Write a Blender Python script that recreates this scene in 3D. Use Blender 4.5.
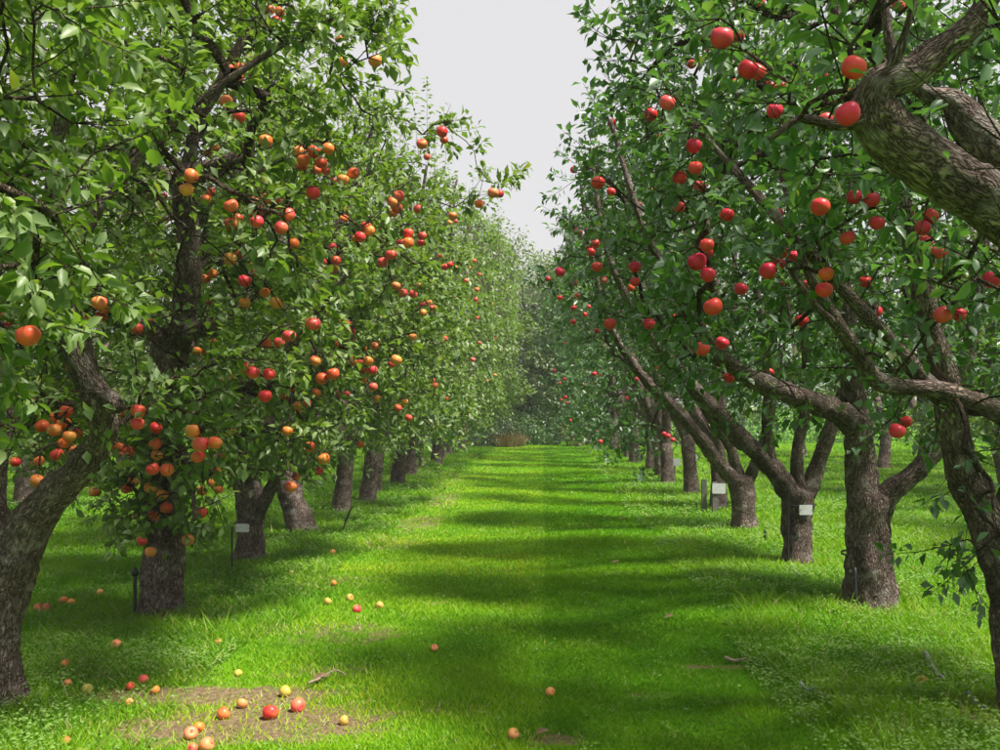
import bpy, math, random
import numpy as np
from mathutils import Vector, Matrix, noise as mnoise

for o in list(bpy.data.objects):
    bpy.data.objects.remove(o, do_unlink=True)
scene = bpy.context.scene
COL = scene.collection
R = math.radians

# ------------------------------------------------------------------ camera
CAM_H = 1.6
cam_d = bpy.data.cameras.new('camera')
cam_d.lens = 32.4; cam_d.sensor_width = 36.0
cam_d.shift_x = -0.044; cam_d.shift_y = 0.030
cam_d.clip_start = 0.05; cam_d.clip_end = 900
cam = bpy.data.objects.new('camera', cam_d); COL.objects.link(cam)
cam.location = (0, 0, CAM_H); cam.rotation_euler = (R(90), 0, 0)
scene.camera = cam

# ------------------------------------------------------------------ world, sun, exposure
SUN_DIR = Vector((0.90, -0.44, 0)).normalized()      # towards the sun, on the ground
SUN_EL = 61.0
w = bpy.data.worlds.new('World'); scene.world = w; w.use_nodes = True
nt = w.node_tree; nt.nodes.clear()
wo = nt.nodes.new('ShaderNodeOutputWorld'); bg = nt.nodes.new('ShaderNodeBackground')
sky = nt.nodes.new('ShaderNodeTexSky'); sky.sky_type = 'NISHITA'; sky.sun_disc = False
sky.sun_elevation = R(SUN_EL); sky.sun_rotation = math.atan2(SUN_DIR.x, SUN_DIR.y)
sky.air_density = 1.0; sky.dust_density = 2.0
mx = nt.nodes.new('ShaderNodeMixRGB'); mx.inputs[0].default_value = 0.93      # thin even cloud veil
mx.inputs[2].default_value = (7.3, 7.2, 7.3, 1)
nt.links.new(sky.outputs[0], mx.inputs[1]); nt.links.new(mx.outputs[0], bg.inputs[0])
bg.inputs[1].default_value = 0.047
nt.links.new(bg.outputs[0], wo.inputs[0])
sun_d = bpy.data.lights.new('sun', 'SUN'); sun_d.energy = 4.2; sun_d.angle = R(8.0); sun_d.color = (1.0, 0.94, 0.83)
sun = bpy.data.objects.new('sun', sun_d); COL.objects.link(sun)
sd = Vector((SUN_DIR.x*math.cos(R(SUN_EL)), SUN_DIR.y*math.cos(R(SUN_EL)), math.sin(R(SUN_EL))))
sun.rotation_euler = sd.to_track_quat('Z', 'Y').to_euler(); sun.location = (20, -10, 30)
scene.view_settings.view_transform = 'Standard'; scene.view_settings.look = 'None'
scene.view_settings.exposure = 1.26; scene.view_settings.gamma = 1.0
scene.render.engine = 'CYCLES'
scene.cycles.max_bounces = 9; scene.cycles.diffuse_bounces = 5; scene.cycles.glossy_bounces = 2
scene.cycles.transmission_bounces = 5; scene.cycles.transparent_max_bounces = 4

rng = np.random.default_rng(7)
random.seed(7)

# ------------------------------------------------------------------ helpers
F = 900.0
def P(px, py, d):
    """a point of the place at distance d down the lane"""
    return np.array(((px-544)/F*d, d, CAM_H-(py-405)/F*d))

def tag(o, label=None, cat=None, group=None, kind=None):
    if label: o['label'] = label
    if cat: o['category'] = cat
    if group: o['group'] = group
    if kind: o['kind'] = kind
    return o

def empty(name, loc):
    o = bpy.data.objects.new(name, None); COL.objects.link(o); o.location = loc
    o.empty_display_size = 0.2
    return o

def link(name, me, parent=None, loc=(0, 0, 0)):
    o = bpy.data.objects.new(name, me); COL.objects.link(o); o.location = loc
    if parent: o.parent = parent
    return o

def mesh_np(name, V, faces_list, mats, smooth=True, attrs=None, mat_idx=None):
    """faces_list: list of int arrays (n,k)"""
    me = bpy.data.meshes.new(name)
    V = np.asarray(V, np.float32)
    faces_list = [np.asarray(f, np.int32) for f in faces_list if len(f)]
    nl = sum(f.size for f in faces_list); npoly = sum(len(f) for f in faces_list)
    me.vertices.add(len(V)); me.vertices.foreach_set('co', V.ravel())
    me.loops.add(nl); me.polygons.add(npoly)
    me.loops.foreach_set('vertex_index', np.concatenate([f.ravel() for f in faces_list]))
    tot = np.concatenate([np.full(len(f), f.shape[1], np.int32) for f in faces_list])
    st = np.concatenate([[0], np.cumsum(tot)[:-1]]).astype(np.int32)
    me.polygons.foreach_set('loop_start', st)
    try: me.polygons.foreach_set('loop_total', tot)
    except Exception: pass
    me.polygons.foreach_set('use_smooth', np.full(npoly, smooth))
    if mat_idx is not None: me.polygons.foreach_set('material_index', np.asarray(mat_idx, np.int32))
    for m in mats: me.materials.append(m)
    for k, a in (attrs or {}).items():
        at = me.attributes.new(k, 'FLOAT', 'POINT'); at.data.foreach_set('value', np.asarray(a, np.float32))
    me.update(calc_edges=True); me.validate()
    return me

def unit(a):
    return a/np.maximum(np.linalg.norm(a, axis=-1, keepdims=True), 1e-9)

# ------------------------------------------------------------------ materials
def mat(name):
    m = bpy.data.materials.new(name); m.use_nodes = True
    n = m.node_tree.nodes; l = m.node_tree.links
    for x in list(n):
        if x.type != 'OUTPUT_MATERIAL': n.remove(x)
    out = [x for x in n if x.type == 'OUTPUT_MATERIAL'][0]
    return m, n, l, out

def ramp(n, l, src, stops):
    r = n.new('ShaderNodeValToRGB'); e = r.color_ramp.elements
    while len(e) < len(stops): e.new(0.5)
    for i, (p, c) in enumerate(stops):
        e[i].position = p; e[i].color = (*c, 1)
    if src is not None: l.new(src, r.inputs[0])
    return r

def noise_tex(n, l, scale, detail=3, vec=None, rough=0.55):
    t = n.new('ShaderNodeTexNoise'); t.inputs['Scale'].default_value = scale
    t.inputs['Detail'].default_value = detail; t.inputs['Roughness'].default_value = rough
    if vec is not None: l.new(vec, t.inputs['Vector'])
    return t

def leaf_material(name, stops, under, rough=0.42, trans=0.35, trans_col=(0.16, 0.30, 0.02)):
    m, n, l, out = mat(name)
    at = n.new('ShaderNodeAttribute'); at.attribute_name = 'tint'
    rp = ramp(n, l, at.outputs['Fac'], stops)
    geo = n.new('ShaderNodeNewGeometry')
    mxu = n.new('ShaderNodeMixRGB'); l.new(geo.outputs['Backfacing'], mxu.inputs[0])
    l.new(rp.outputs[0], mxu.inputs[1])
    mm = n.new('ShaderNodeMixRGB'); mm.inputs[0].default_value = 0.55; mm.inputs[2].default_value = (*under, 1)
    l.new(rp.outputs[0], mm.inputs[1]); l.new(mm.outputs[0], mxu.inputs[2])
    b = n.new('ShaderNodeBsdfPrincipled'); l.new(mxu.outputs[0], b.inputs['Base Color'])
    b.inputs['Roughness'].default_value = rough; b.inputs['Specular IOR Level'].default_value = 0.45
    t = n.new('ShaderNodeBsdfTranslucent')
    tm = n.new('ShaderNodeMixRGB'); tm.blend_type = 'MIX'; tm.inputs[0].default_value = 0.5
    l.new(rp.outputs[0], tm.inputs[1]); tm.inputs[2].default_value = (*trans_col, 1)
    l.new(tm.outputs[0], t.inputs[0])
    mix = n.new('ShaderNodeMixShader'); mix.inputs[0].default_value = trans
    l.new(b.outputs[0], mix.inputs[1]); l.new(t.outputs[0], mix.inputs[2]); l.new(mix.outputs[0], out.inputs[0])
    return m

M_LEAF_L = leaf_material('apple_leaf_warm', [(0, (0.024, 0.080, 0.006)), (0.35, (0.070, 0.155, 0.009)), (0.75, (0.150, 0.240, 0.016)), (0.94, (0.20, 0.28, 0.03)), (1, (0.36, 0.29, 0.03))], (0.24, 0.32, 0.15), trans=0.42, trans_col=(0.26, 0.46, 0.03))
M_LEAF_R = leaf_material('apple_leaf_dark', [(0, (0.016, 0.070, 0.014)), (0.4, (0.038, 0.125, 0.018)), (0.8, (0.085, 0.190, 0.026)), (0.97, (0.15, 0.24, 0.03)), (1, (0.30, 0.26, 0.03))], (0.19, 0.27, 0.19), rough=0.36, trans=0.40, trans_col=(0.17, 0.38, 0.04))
M_LEAF_FAR = leaf_material('haze_pale_leaf', [(0, (0.11, 0.18, 0.06)), (0.5, (0.20, 0.28, 0.10)), (1, (0.32, 0.39, 0.17))], (0.26, 0.32, 0.18), rough=0.55, trans=0.3, trans_col=(0.2, 0.26, 0.08))  # pale leaves, lightened further: distance haze and lifted shade are in the colour
M_LEAF_DK = leaf_material('hedge_leaf', [(0, (0.012, 0.035, 0.014)), (0.6, (0.030, 0.070, 0.022)), (1, (0.075, 0.12, 0.035))], (0.12, 0.16, 0.10), trans=0.2)
M_GOLD = leaf_material('dry_shrub_leaf', [(0, (0.12, 0.10, 0.03)), (0.5, (0.24, 0.18, 0.06)), (1, (0.36, 0.26, 0.10))], (0.3, 0.25, 0.14), rough=0.7, trans=0.2, trans_col=(0.3, 0.2, 0.05))
M_OLIVE = leaf_material('olive_shrub_leaf', [(0, (0.06, 0.08, 0.025)), (0.5, (0.13, 0.14, 0.045)), (1, (0.22, 0.20, 0.07))], (0.2, 0.2, 0.1), rough=0.7, trans=0.2)
M_WEED = leaf_material('weed_leaf', [(0, (0.05, 0.15, 0.012)), (0.5, (0.13, 0.28, 0.03)), (1, (0.26, 0.40, 0.09))], (0.20, 0.32, 0.08), rough=0.7, trans=0.3)

def grass_material():
    m, n, l, out = mat('grass_blade')
    at = n.new('ShaderNodeAttribute'); at.attribute_name = 'tint'
    rp = ramp(n, l, at.outputs['Fac'], [(0, (0.035, 0.17, 0.002)), (0.35, (0.115, 0.31, 0.002)), (0.65, (0.225, 0.42, 0.003)), (0.85, (0.36, 0.47, 0.010)), (0.95, (0.42, 0.46, 0.09)), (1, (0.52, 0.46, 0.24))])
    b = n.new('ShaderNodeBsdfPrincipled'); l.new(rp.outputs[0], b.inputs['Base Color'])
    b.inputs['Roughness'].default_value = 0.6; b.inputs['Specular IOR Level'].default_value = 0.25
    t = n.new('ShaderNodeBsdfTranslucent'); l.new(rp.outputs[0], t.inputs[0])
    mix = n.new('ShaderNodeMixShader'); mix.inputs[0].default_value = 0.45
    l.new(b.outputs[0], mix.inputs[1]); l.new(t.outputs[0], mix.inputs[2]); l.new(mix.outputs[0], out.inputs[0])
    return m
M_GRASS = grass_material()

def ground_material():
    m, n, l, out = mat('turf_ground')
    tc = n.new('ShaderNodeTexCoord')
    so = n.new('ShaderNodeAttribute'); so.attribute_name = 'soil'
    n1 = noise_tex(n, l, 1.3, 4, tc.outputs['Object']); n2 = noise_tex(n, l, 38, 5, tc.outputs['Object'], 0.7)
    g = ramp(n, l, n1.outputs[0], [(0.3, (0.045, 0.17, 0.004)), (0.55, (0.10, 0.26, 0.004)), (0.75, (0.17, 0.31, 0.008))])
    g2 = ramp(n, l, n2.outputs[0], [(0.3, (0.35, 0.4, 0.3)), (0.7, (1.25, 1.2, 1.0))])
    mu = n.new('ShaderNodeMixRGB'); mu.blend_type = 'MULTIPLY'; mu.inputs[0].default_value = 0.8
    l.new(g.outputs[0], mu.inputs[1]); l.new(g2.outputs[0], mu.inputs[2])
    s = ramp(n, l, n2.outputs[0], [(0.3, (0.085, 0.055, 0.030)), (0.55, (0.20, 0.145, 0.085)), (0.75, (0.33, 0.27, 0.17))])
    # ragged edge for the bare patches
    ad = n.new('ShaderNodeMath'); ad.operation = 'ADD'
    n3 = noise_tex(n, l, 6.5, 7, tc.outputs['Object'], 0.72)
    sc = n.new('ShaderNodeMath'); sc.operation = 'MULTIPLY_ADD'; sc.inputs[1].default_value = 2.2; sc.inputs[2].default_value = -1.2
    l.new(n3.outputs[0], sc.inputs[0]); l.new(so.outputs['Fac'], ad.inputs[0]); l.new(sc.outputs[0], ad.inputs[1])
    mr = n.new('ShaderNodeMapRange'); mr.inputs[1].default_value = 0.30; mr.inputs[2].default_value = 0.75
    l.new(ad.outputs[0], mr.inputs[0])
    mxx = n.new('ShaderNodeMixRGB'); l.new(mr.outputs[0], mxx.inputs[0]); l.new(mu.outputs[0], mxx.inputs[1]); l.new(s.outputs[0], mxx.inputs[2])
    b = n.new('ShaderNodeBsdfPrincipled'); b.inputs['Roughness'].default_value = 0.95; b.inputs['Specular IOR Level'].default_value = 0.1
    l.new(mxx.outputs[0], b.inputs['Base Color'])
    bp = n.new('ShaderNodeBump'); bp.inputs['Strength'].default_value = 0.7; bp.inputs['Distance'].default_value = 0.03
    l.new(n2.outputs[0], bp.inputs['Height']); l.new(bp.outputs[0], b.inputs['Normal'])
    l.new(b.outputs[0], out.inputs[0])
    return m
M_GROUND = ground_material()

def bark_material(name, dark, mid, light, lichen, grain=False):
    m, n, l, out = mat(name)
    tc = n.new('ShaderNodeTexCoord')
    mp = n.new('ShaderNodeMapping'); mp.inputs['Scale'].default_value = (1, 1, 0.34)
    if grain:
        ga = n.new('ShaderNodeAttribute'); ga.attribute_name = 'grain'; src = ga.outputs['Vector']
    else: src = tc.outputs['Object']
    l.new(src, mp.inputs[0])
    v = n.new('ShaderNodeTexVoronoi'); v.feature = 'DISTANCE_TO_EDGE'; v.inputs['Scale'].default_value = 36
    nd = noise_tex(n, l, 14, 4, mp.outputs[0])
    mv = n.new('ShaderNodeMixRGB'); mv.blend_type = 'ADD'; mv.inputs[0].default_value = 0.22
    l.new(mp.outputs[0], mv.inputs[1]); l.new(nd.outputs['Color'], mv.inputs[2]); l.new(mv.outputs[0], v.inputs['Vector'])
    n2 = noise_tex(n, l, 55, 6, mp.outputs[0], 0.7)
    c = ramp(n, l, v.outputs['Distance'], [(0.015, dark), (0.11, mid), (0.45, light)])
    c2 = ramp(n, l, n2.outputs[0], [(0.3, (0.35, 0.33, 0.31)), (0.7, (1.3, 1.25, 1.2))])
    mu = n.new('ShaderNodeMixRGB'); mu.blend_type = 'MULTIPLY'; mu.inputs[0].default_value = 0.85
    l.new(c.outputs[0], mu.inputs[1]); l.new(c2.outputs[0], mu.inputs[2])
    n3 = noise_tex(n, l, 7, 5, tc.outputs['Object'], 0.65)
    lm = n.new('ShaderNodeMapRange'); lm.inputs[1].default_value = 0.54; lm.inputs[2].default_value = 0.68; l.new(n3.outputs[0], lm.inputs[0])
    lf = n.new('ShaderNodeMath'); lf.operation = 'MULTIPLY'; lf.inputs[1].default_value = 0.75; l.new(lm.outputs[0], lf.inputs[0])
    ml = n.new('ShaderNodeMixRGB'); l.new(lf.outputs[0], ml.inputs[0]); l.new(mu.outputs[0], ml.inputs[1]); ml.inputs[2].default_value = (*lichen, 1)
    n4 = noise_tex(n, l, 3.1, 5, src, 0.7)
    c4 = ramp(n, l, n4.outputs[0], [(0.34, (0.42, 0.40, 0.38)), (0.52, (0.95, 0.92, 0.90)), (0.7, (1.15, 1.12, 1.1))])
    m4 = n.new('ShaderNodeMixRGB'); m4.blend_type = 'MULTIPLY'; m4.inputs[0].default_value = 1.0; l.new(ml.outputs[0], m4.inputs[1]); l.new(c4.outputs[0], m4.inputs[2])
    n5 = noise_tex(n, l, 5.3, 6, tc.outputs['Object'], 0.7)
    k5 = n.new('ShaderNodeMapRange'); k5.inputs[1].default_value = 0.58; k5.inputs[2].default_value = 0.70; k5.inputs[4].default_value = 0.35; l.new(n5.outputs[0], k5.inputs[0])
    m5 = n.new('ShaderNodeMixRGB'); l.new(k5.outputs[0], m5.inputs[0]); l.new(m4.outputs[0], m5.inputs[1]); m5.inputs[2].default_value = (0.13, 0.14, 0.06, 1)
    b = n.new('ShaderNodeBsdfPrincipled'); b.inputs['Roughness'].default_value = 0.9; b.inputs['Specular IOR Level'].default_value = 0.15
    l.new(m5.outputs[0], b.inputs['Base Color'])
    ha = n.new('ShaderNodeMath'); ha.operation = 'MULTIPLY_ADD'; ha.inputs[1].default_value = 0.35
    l.new(n2.outputs[0], ha.inputs[0])
    hm = n.new('ShaderNodeMath'); hm.operation = 'MINIMUM'; hm.inputs[1].default_value = 0.3; l.new(v.outputs['Distance'], hm.inputs[0])
    hs = n.new('ShaderNodeMath'); hs.operation = 'MULTIPLY'; hs.inputs[1].default_value = 2.2; l.new(hm.outputs[0], hs.inputs[0])
    l.new(hs.outputs[0], ha.inputs[2])
    bp = n.new('ShaderNodeBump'); bp.inputs['Strength'].default_value = 0.9; bp.inputs['Distance'].default_value = 0.035
    l.new(ha.outputs[0], bp.inputs['Height']); l.new(bp.outputs[0], b.inputs['Normal'])
    l.new(b.outputs[0], out.inputs[0])
    return m
M_BARK = bark_material('apple_bark', (0.075, 0.055, 0.046), (0.26, 0.205, 0.19), (0.42, 0.35, 0.33), (0.48, 0.45, 0.43), True)
M_TWIG = bark_material('twig_bark', (0.035, 0.026, 0.018), (0.10, 0.075, 0.055), (0.17, 0.135, 0.105), (0.20, 0.19, 0.13))

def apple_material():
    m, n, l, out = mat('apple_skin')
    tc = n.new('ShaderNodeTexCoord'); oi = n.new('ShaderNodeObjectInfo')
    n1 = noise_tex(n, l, 18, 3, tc.outputs['Object'])
    mp = n.new('ShaderNodeMapping'); mp.inputs['Scale'].default_value = (90, 90, 9); l.new(tc.outputs['Object'], mp.inputs[0])
    n2 = noise_tex(n, l, 1, 4, mp.outputs[0])
    sep = n.new('ShaderNodeSeparateXYZ'); l.new(tc.outputs['Object'], sep.inputs[0])
    # ground colour of the skin: yellower round the eye and on one cheek
    a1 = n.new('ShaderNodeMath'); a1.operation = 'MULTIPLY_ADD'; a1.inputs[1].default_value = 9.0; a1.inputs[2].default_value = 0.30
    l.new(sep.outputs[0], a1.inputs[0])
    a2 = n.new('ShaderNodeMath'); a2.operation = 'MULTIPLY_ADD'; a2.inputs[1].default_value = 1.1; l.new(n1.outputs[0], a2.inputs[0]); l.new(a1.outputs[0], a2.inputs[2])
    a3 = n.new('ShaderNodeMath'); a3.operation = 'MULTIPLY_ADD'; a3.inputs[1].default_value = 0.5; l.new(n2.outputs[0], a3.inputs[0]); l.new(a2.outputs[0], a3.inputs[2])
    a4 = n.new('ShaderNodeMapRange'); a4.inputs[1].default_value = 0.68; a4.inputs[2].default_value = 1.38; a4.inputs[3].default_value = 0.0; a4.inputs[4].default_value = 1.0
    l.new(a3.outputs[0], a4.inputs[0])
    mxx = n.new('ShaderNodeMixRGB'); l.new(a4.outputs[0], mxx.inputs[0])
    yl = n.new('ShaderNodeMixRGB'); l.new(oi.outputs['Alpha'], yl.inputs[0]); yl.inputs[1].default_value = (0.70, 0.42, 0.09, 1); l.new(oi.outputs['Color'], yl.inputs[2])
    l.new(yl.outputs[0], mxx.inputs[1]); l.new(oi.outputs['Color'], mxx.inputs[2])
    vs = n.new('ShaderNodeTexVoronoi'); vs.inputs['Scale'].default_value = 230; l.new(tc.outputs['Object'], vs.inputs['Vector'])
    sp = n.new('ShaderNodeMapRange'); sp.inputs[1].default_value = 0.10; sp.inputs[2].default_value = 0.2; sp.inputs[3].default_value = 0.35; sp.inputs[4].default_value = 0.0
    l.new(vs.outputs['Distance'], sp.inputs[0])
    ms = n.new('ShaderNodeMixRGB'); l.new(sp.outputs[0], ms.inputs[0]); l.new(mxx.outputs[0], ms.inputs[1]); ms.inputs[2].default_value = (0.6, 0.42, 0.2, 1)
    b = n.new('ShaderNodeBsdfPrincipled'); l.new(ms.outputs[0], b.inputs['Base Color'])
    b.inputs['Roughness'].default_value = 0.40; b.inputs['Specular IOR Level'].default_value = 0.4
    b.inputs['Subsurface Weight'].default_value = 0.0
    l.new(b.outputs[0], out.inputs[0])
    return m
M_APPLE = apple_material()

def plain(name, col, rough=0.6, nscale=25, amt=0.35, bump=0.0):
    m, n, l, out = mat(name)
    tc = n.new('ShaderNodeTexCoord'); t = noise_tex(n, l, nscale, 4, tc.outputs['Object'])
    lo = tuple(c*(1-amt) for c in col); hi = tuple(min(1, c*(1+amt*0.6)) for c in col)
    c = ramp(n, l, t.outputs[0], [(0.3, lo), (0.7, hi)])
    b = n.new('ShaderNodeBsdfPrincipled'); b.inputs['Roughness'].default_value = rough
    l.new(c.outputs[0], b.inputs['Base Color'])
    if bump:
        bp = n.new('ShaderNodeBump'); bp.inputs['Distance'].default_value = bump; l.new(t.outputs[0], bp.inputs['Height']); l.new(bp.outputs[0], b.inputs['Normal'])
    l.new(b.outputs[0], out.inputs[0])
    return m
M_STALK = plain('apple_stalk', (0.10, 0.065, 0.03), 0.8, 60)
M_PLATE = plain('name_plate', (0.66, 0.66, 0.70), 0.5, 30, 0.18)
M_STRAP = plain('strap_rubber', (0.05, 0.05, 0.055), 0.6)
M_STAKE = plain('stake_black', (0.018, 0.019, 0.022), 0.5)
M_POSTG = plain('weathered_post', (0.17, 0.16, 0.15), 0.85, 30, 0.5)
M_STICK = plain('dead_stick', (0.28, 0.22, 0.15), 0.9, 40, 0.5, 0.004)
M_STICKG = plain('grey_stick', (0.30, 0.30, 0.31), 0.85, 40, 0.4, 0.004)
M_DEAD = plain('dead_leaf_brown', (0.22, 0.14, 0.075), 0.8, 30, 0.4)

# ------------------------------------------------------------------ ground
def gz(x, y):
    """ground height: a nearly level lawn with slight unevenness"""
    x = np.asarray(x, float); y = np.asarray(y, float)
    return 0.018*np.sin(x*1.7+y*0.6)+0.014*np.sin(y*1.9-x*0.8+1.3)+0.010*np.sin(x*4.1+2.0)*np.sin(y*3.3)

LANE_L, LANE_R = -1.85, 1.42
# bare patches: x, y, rx, ry, strength  (worn soil by the left row and across the lane)
SOIL = [(-1.85, 4.98, 0.72, 0.14, 1.15), (-1.50, 4.55, 0.75, 0.30, 0.95), (-1.32, 5.35, 0.35, 0.12, 0.55), (-1.42, 6.2, 0.50, 0.30, 0.6),
        (-1.90, 8.1, 0.35, 0.35, .5), (-1.70, 12.3, 0.32, 0.95, 0.68), (-1.78, 10.4, 0.35, 0.65, 0.62), (-1.72, 15.2, 0.3, 1.2, 0.6),
        (1.05, 5.6, 0.22, 0.06, 0.8), (0.72, 8.6, 0.16, 0.07, 0.7), (0.62, 11.8, 0.2, 0.1, 0.7), (0.05, 4.25, 0.16, 0.08, 0.9),
        (-0.92, 7.2, 0.2, 0.08, 0.6), (-2.75, 7.0, 0.5, 0.4, 0.5), (2.45, 4.6, 0.35, 0.25, 0.9), (-2.4, 5.3, 0.6, 0.15, 0.45), (-0.55, 4.7, 0.25, 0.1, 0.5),
        (-1.95, 18.5, 0.3, 1.6, 0.5), (2.6, 7.1, 0.4, 0.35, 0.6), (2.58, 9.1, 0.35, 0.3, 0.5), (0.25, 6.1, 0.12, 0.07, 0.6), (0.55, 5.0, 0.15, 0.06, 0.6)]
def soil(x, y):
    s = np.zeros_like(np.asarray(x, float))
    for cx, cy, rx, ry, k in SOIL:
        d = ((x-cx)/rx)**2+((y-cy)/ry)**2
        s = np.maximum(s, k*np.clip(1.35-d*0.75, 0, 1))
    return s

def build_ground():
    xs = np.concatenate([[-400, -200, -100, -60, -40, -28, -20, -15, -11.5, -9], np.arange(-7.2, 7.21, 0.12), [9, 11.5, 15, 20, 28, 40, 60, 100, 200, 400]])
    ys = np.concatenate([[-150, -60, -25, -10, -4, -1, 1, 2.2, 3], np.arange(3.4, 13, 0.10), np.arange(13, 24, 0.3), np.arange(24, 46, 1.5), [52, 60, 80, 120, 200, 400, 700]])
    X, Y = np.meshgrid(xs, ys)
    Z = gz(X, Y)*np.clip((60-np.abs(Y))/20, 0, 1)
    V = np.stack([X, Y, Z], -1).reshape(-1, 3)
    nx, ny = len(xs), len(ys)
    i = np.arange(nx*ny).reshape(ny, nx)
    f = np.stack([i[:-1, :-1], i[:-1, 1:], i[1:, 1:], i[1:, :-1]], -1).reshape(-1, 4)
    me = mesh_np('ground', V, [f], [M_GROUND], True, {'soil': soil(X.ravel(), Y.ravel())})
    tag(link('ground', me), 'green orchard lawn with worn brown soil patches', 'lawn', kind='structure')
build_ground()

def lat_noise(x, y, s, seed=0.0):
    return (np.sin(x*s*1.1+seed)+np.sin(y*s*0.9+1.7*seed+0.5)+np.sin((x+y)*s*0.7+2.1*seed)+np.sin((x-1.6*y)*s*0.53+seed*3.3))/4

def build_grass():
    N = 640000
    # density falls with distance so that blades stay about as dense on the picture
    y = 3.3*np.exp(rng.random(N)*math.log(36/3.3))
    half = 0.64*y+1.0
    x = (rng.random(N)*2-1)*half-0.05*y*0
    s = soil(x, y)*(1+0.5*lat_noise(x, y, 11, 1)+0.5*lat_noise(x, y, 23, 4))
    keep = rng.random(N) > np.clip(s*1.0-0.12, 0, 0.86)
    x, y, s = x[keep], y[keep], s[keep]; N = len(x)
    lane = (x > LANE_L+0.2*lat_noise(x, y, 2.2, 3)) & (x < LANE_R+0.25*lat_noise(x, y, 2.6, 5))
    tuft = lat_noise(x, y, 3.7, 2)+0.7*lat_noise(x, y, 8.9, 4)
    h = np.where(lane, 0.019+0.004*tuft, 0.050+0.02*tuft)*(0.55+0.9*rng.random(N))
    h = np.clip(h, 0.010, 0.16)*np.clip(0.9+0.012*y, 1, 1.3)
    long = rng.random(N) < np.where(lane, 0.006, 0.03); h = np.where(long, h*1.9, h)
    h = np.where(lane & (x > -0.02), h*1.15, h)
    wd = (0.0034+0.0030*rng.random(N))*np.clip(y/5.0, 1, 5)
    a = rng.random(N)*2*math.pi
    # two mower passes: the grass left of the middle lies away from us, right of it towards us
    ly = np.where(lane, np.where(x < 0, 0.55, -0.35), 0.0)
    lean = 0.7+0.7*rng.random(N)
    T = np.stack([x+np.cos(a)*h*lean, y+np.sin(a)*h*lean+ly*h, gz(x, y)+h], -1)
    b = rng.random(N)*math.pi
    B = np.stack([x, y, gz(x, y)-0.004], -1)
    S = np.stack([np.cos(b), np.sin(b), 0*b], -1)*wd[:, None]
    V = np.empty((N*3, 3)); V[0::3] = B-S; V[1::3] = B+S; V[2::3] = T
    f = np.arange(N*3).reshape(N, 3)
    tint = 0.44+0.12*tuft+0.20*(rng.random(N)-0.5)
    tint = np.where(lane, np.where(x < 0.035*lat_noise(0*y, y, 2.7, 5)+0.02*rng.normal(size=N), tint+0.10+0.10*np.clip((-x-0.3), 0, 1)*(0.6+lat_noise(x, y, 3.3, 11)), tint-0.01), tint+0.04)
    tint += 0.15*lat_noise(x, y, 1.2, 9)+0.12*np.clip(s, 0, 1)
    tint = np.where(rng.random(N) < np.where(lane, 0.025, 0.05)+0.25*np.clip(s, 0, 1), 0.93+0.07*rng.random(N), np.clip(tint, 0, 0.86))
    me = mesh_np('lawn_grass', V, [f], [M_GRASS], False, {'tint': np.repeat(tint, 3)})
    tag(link('lawn_grass', me), 'short bright green mown grass blades covering the lane', 'grass', kind='stuff')
build_grass()

# ------------------------------------------------------------------ leaf meshes
def leaf_geometry(Pp, D, Nn, L, W, full):
    """folded, curled leaves. Returns V, faces list for n leaves."""
    n = len(Pp)
    S = unit(np.cross(D, Nn)); Nn = np.cross(S, D)
    L = L[:, None]; W = W[:, None]
    def pt(u, v, z): return Pp+D*(L*u)+S*(W*v)+Nn*(L*z)
    if full:
        rows = [pt(0, 0, 0), pt(.30, .44, .08), pt(.66, .38, .045), pt(1, .05, -.22), pt(.66, -.38, .06), pt(.30, -.44, .07), pt(.33, 0, -.035), pt(.68, 0, -.08)]
        V = np.stack(rows, 1).reshape(-1, 3); o = np.arange(n)[:, None]*8
        tri = np.concatenate([o+np.array(t) for t in ((0, 6, 1), (0, 5, 6), (2, 7, 3), (7, 4, 3))])
        quad = np.concatenate([o+np.array(t) for t in ((1, 6, 7, 2), (6, 5, 4, 7))])
        return V, [tri, quad], 8
    rows = [pt(0, 0, 0), pt(.45, .5, .09), pt(1, 0, -.16), pt(.45, -.5, .09), pt(.5, 0, -.05)]
    V = np.stack(rows, 1).reshape(-1, 3); o = np.arange(n)[:, None]*5
    tri = np.concatenate([o+np.array(t) for t in ((0, 4, 1), (4, 2, 1), (0, 3, 4), (4, 3, 2))])
    return V, [tri], 5

def leaves_mesh(name, Pp, D, Nn, L, W, tint, m, full_mask=None):
    if full_mask is None: full_mask = np.zeros(len(Pp), bool)
    Vs = []; F3 = []; F4 = []; tt = []; off = 0
    for fl in (True, False):
        k = full_mask == fl
        if not k.any(): continue
        V, fs, nv = leaf_geometry(Pp[k], D[k], Nn[k], L[k], W[k], fl)
        F3.append(fs[0]+off)
        if len(fs) > 1: F4.append(fs[1]+off)
        Vs.append(V); tt.append(np.repeat(tint[k], nv)); off += len(V)
    faces = [np.concatenate(F3)]+([np.concatenate(F4)] if F4 else [])
    return mesh_np(name, np.concatenate(Vs), faces, [m], True, {'tint': np.concatenate(tt)})

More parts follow.
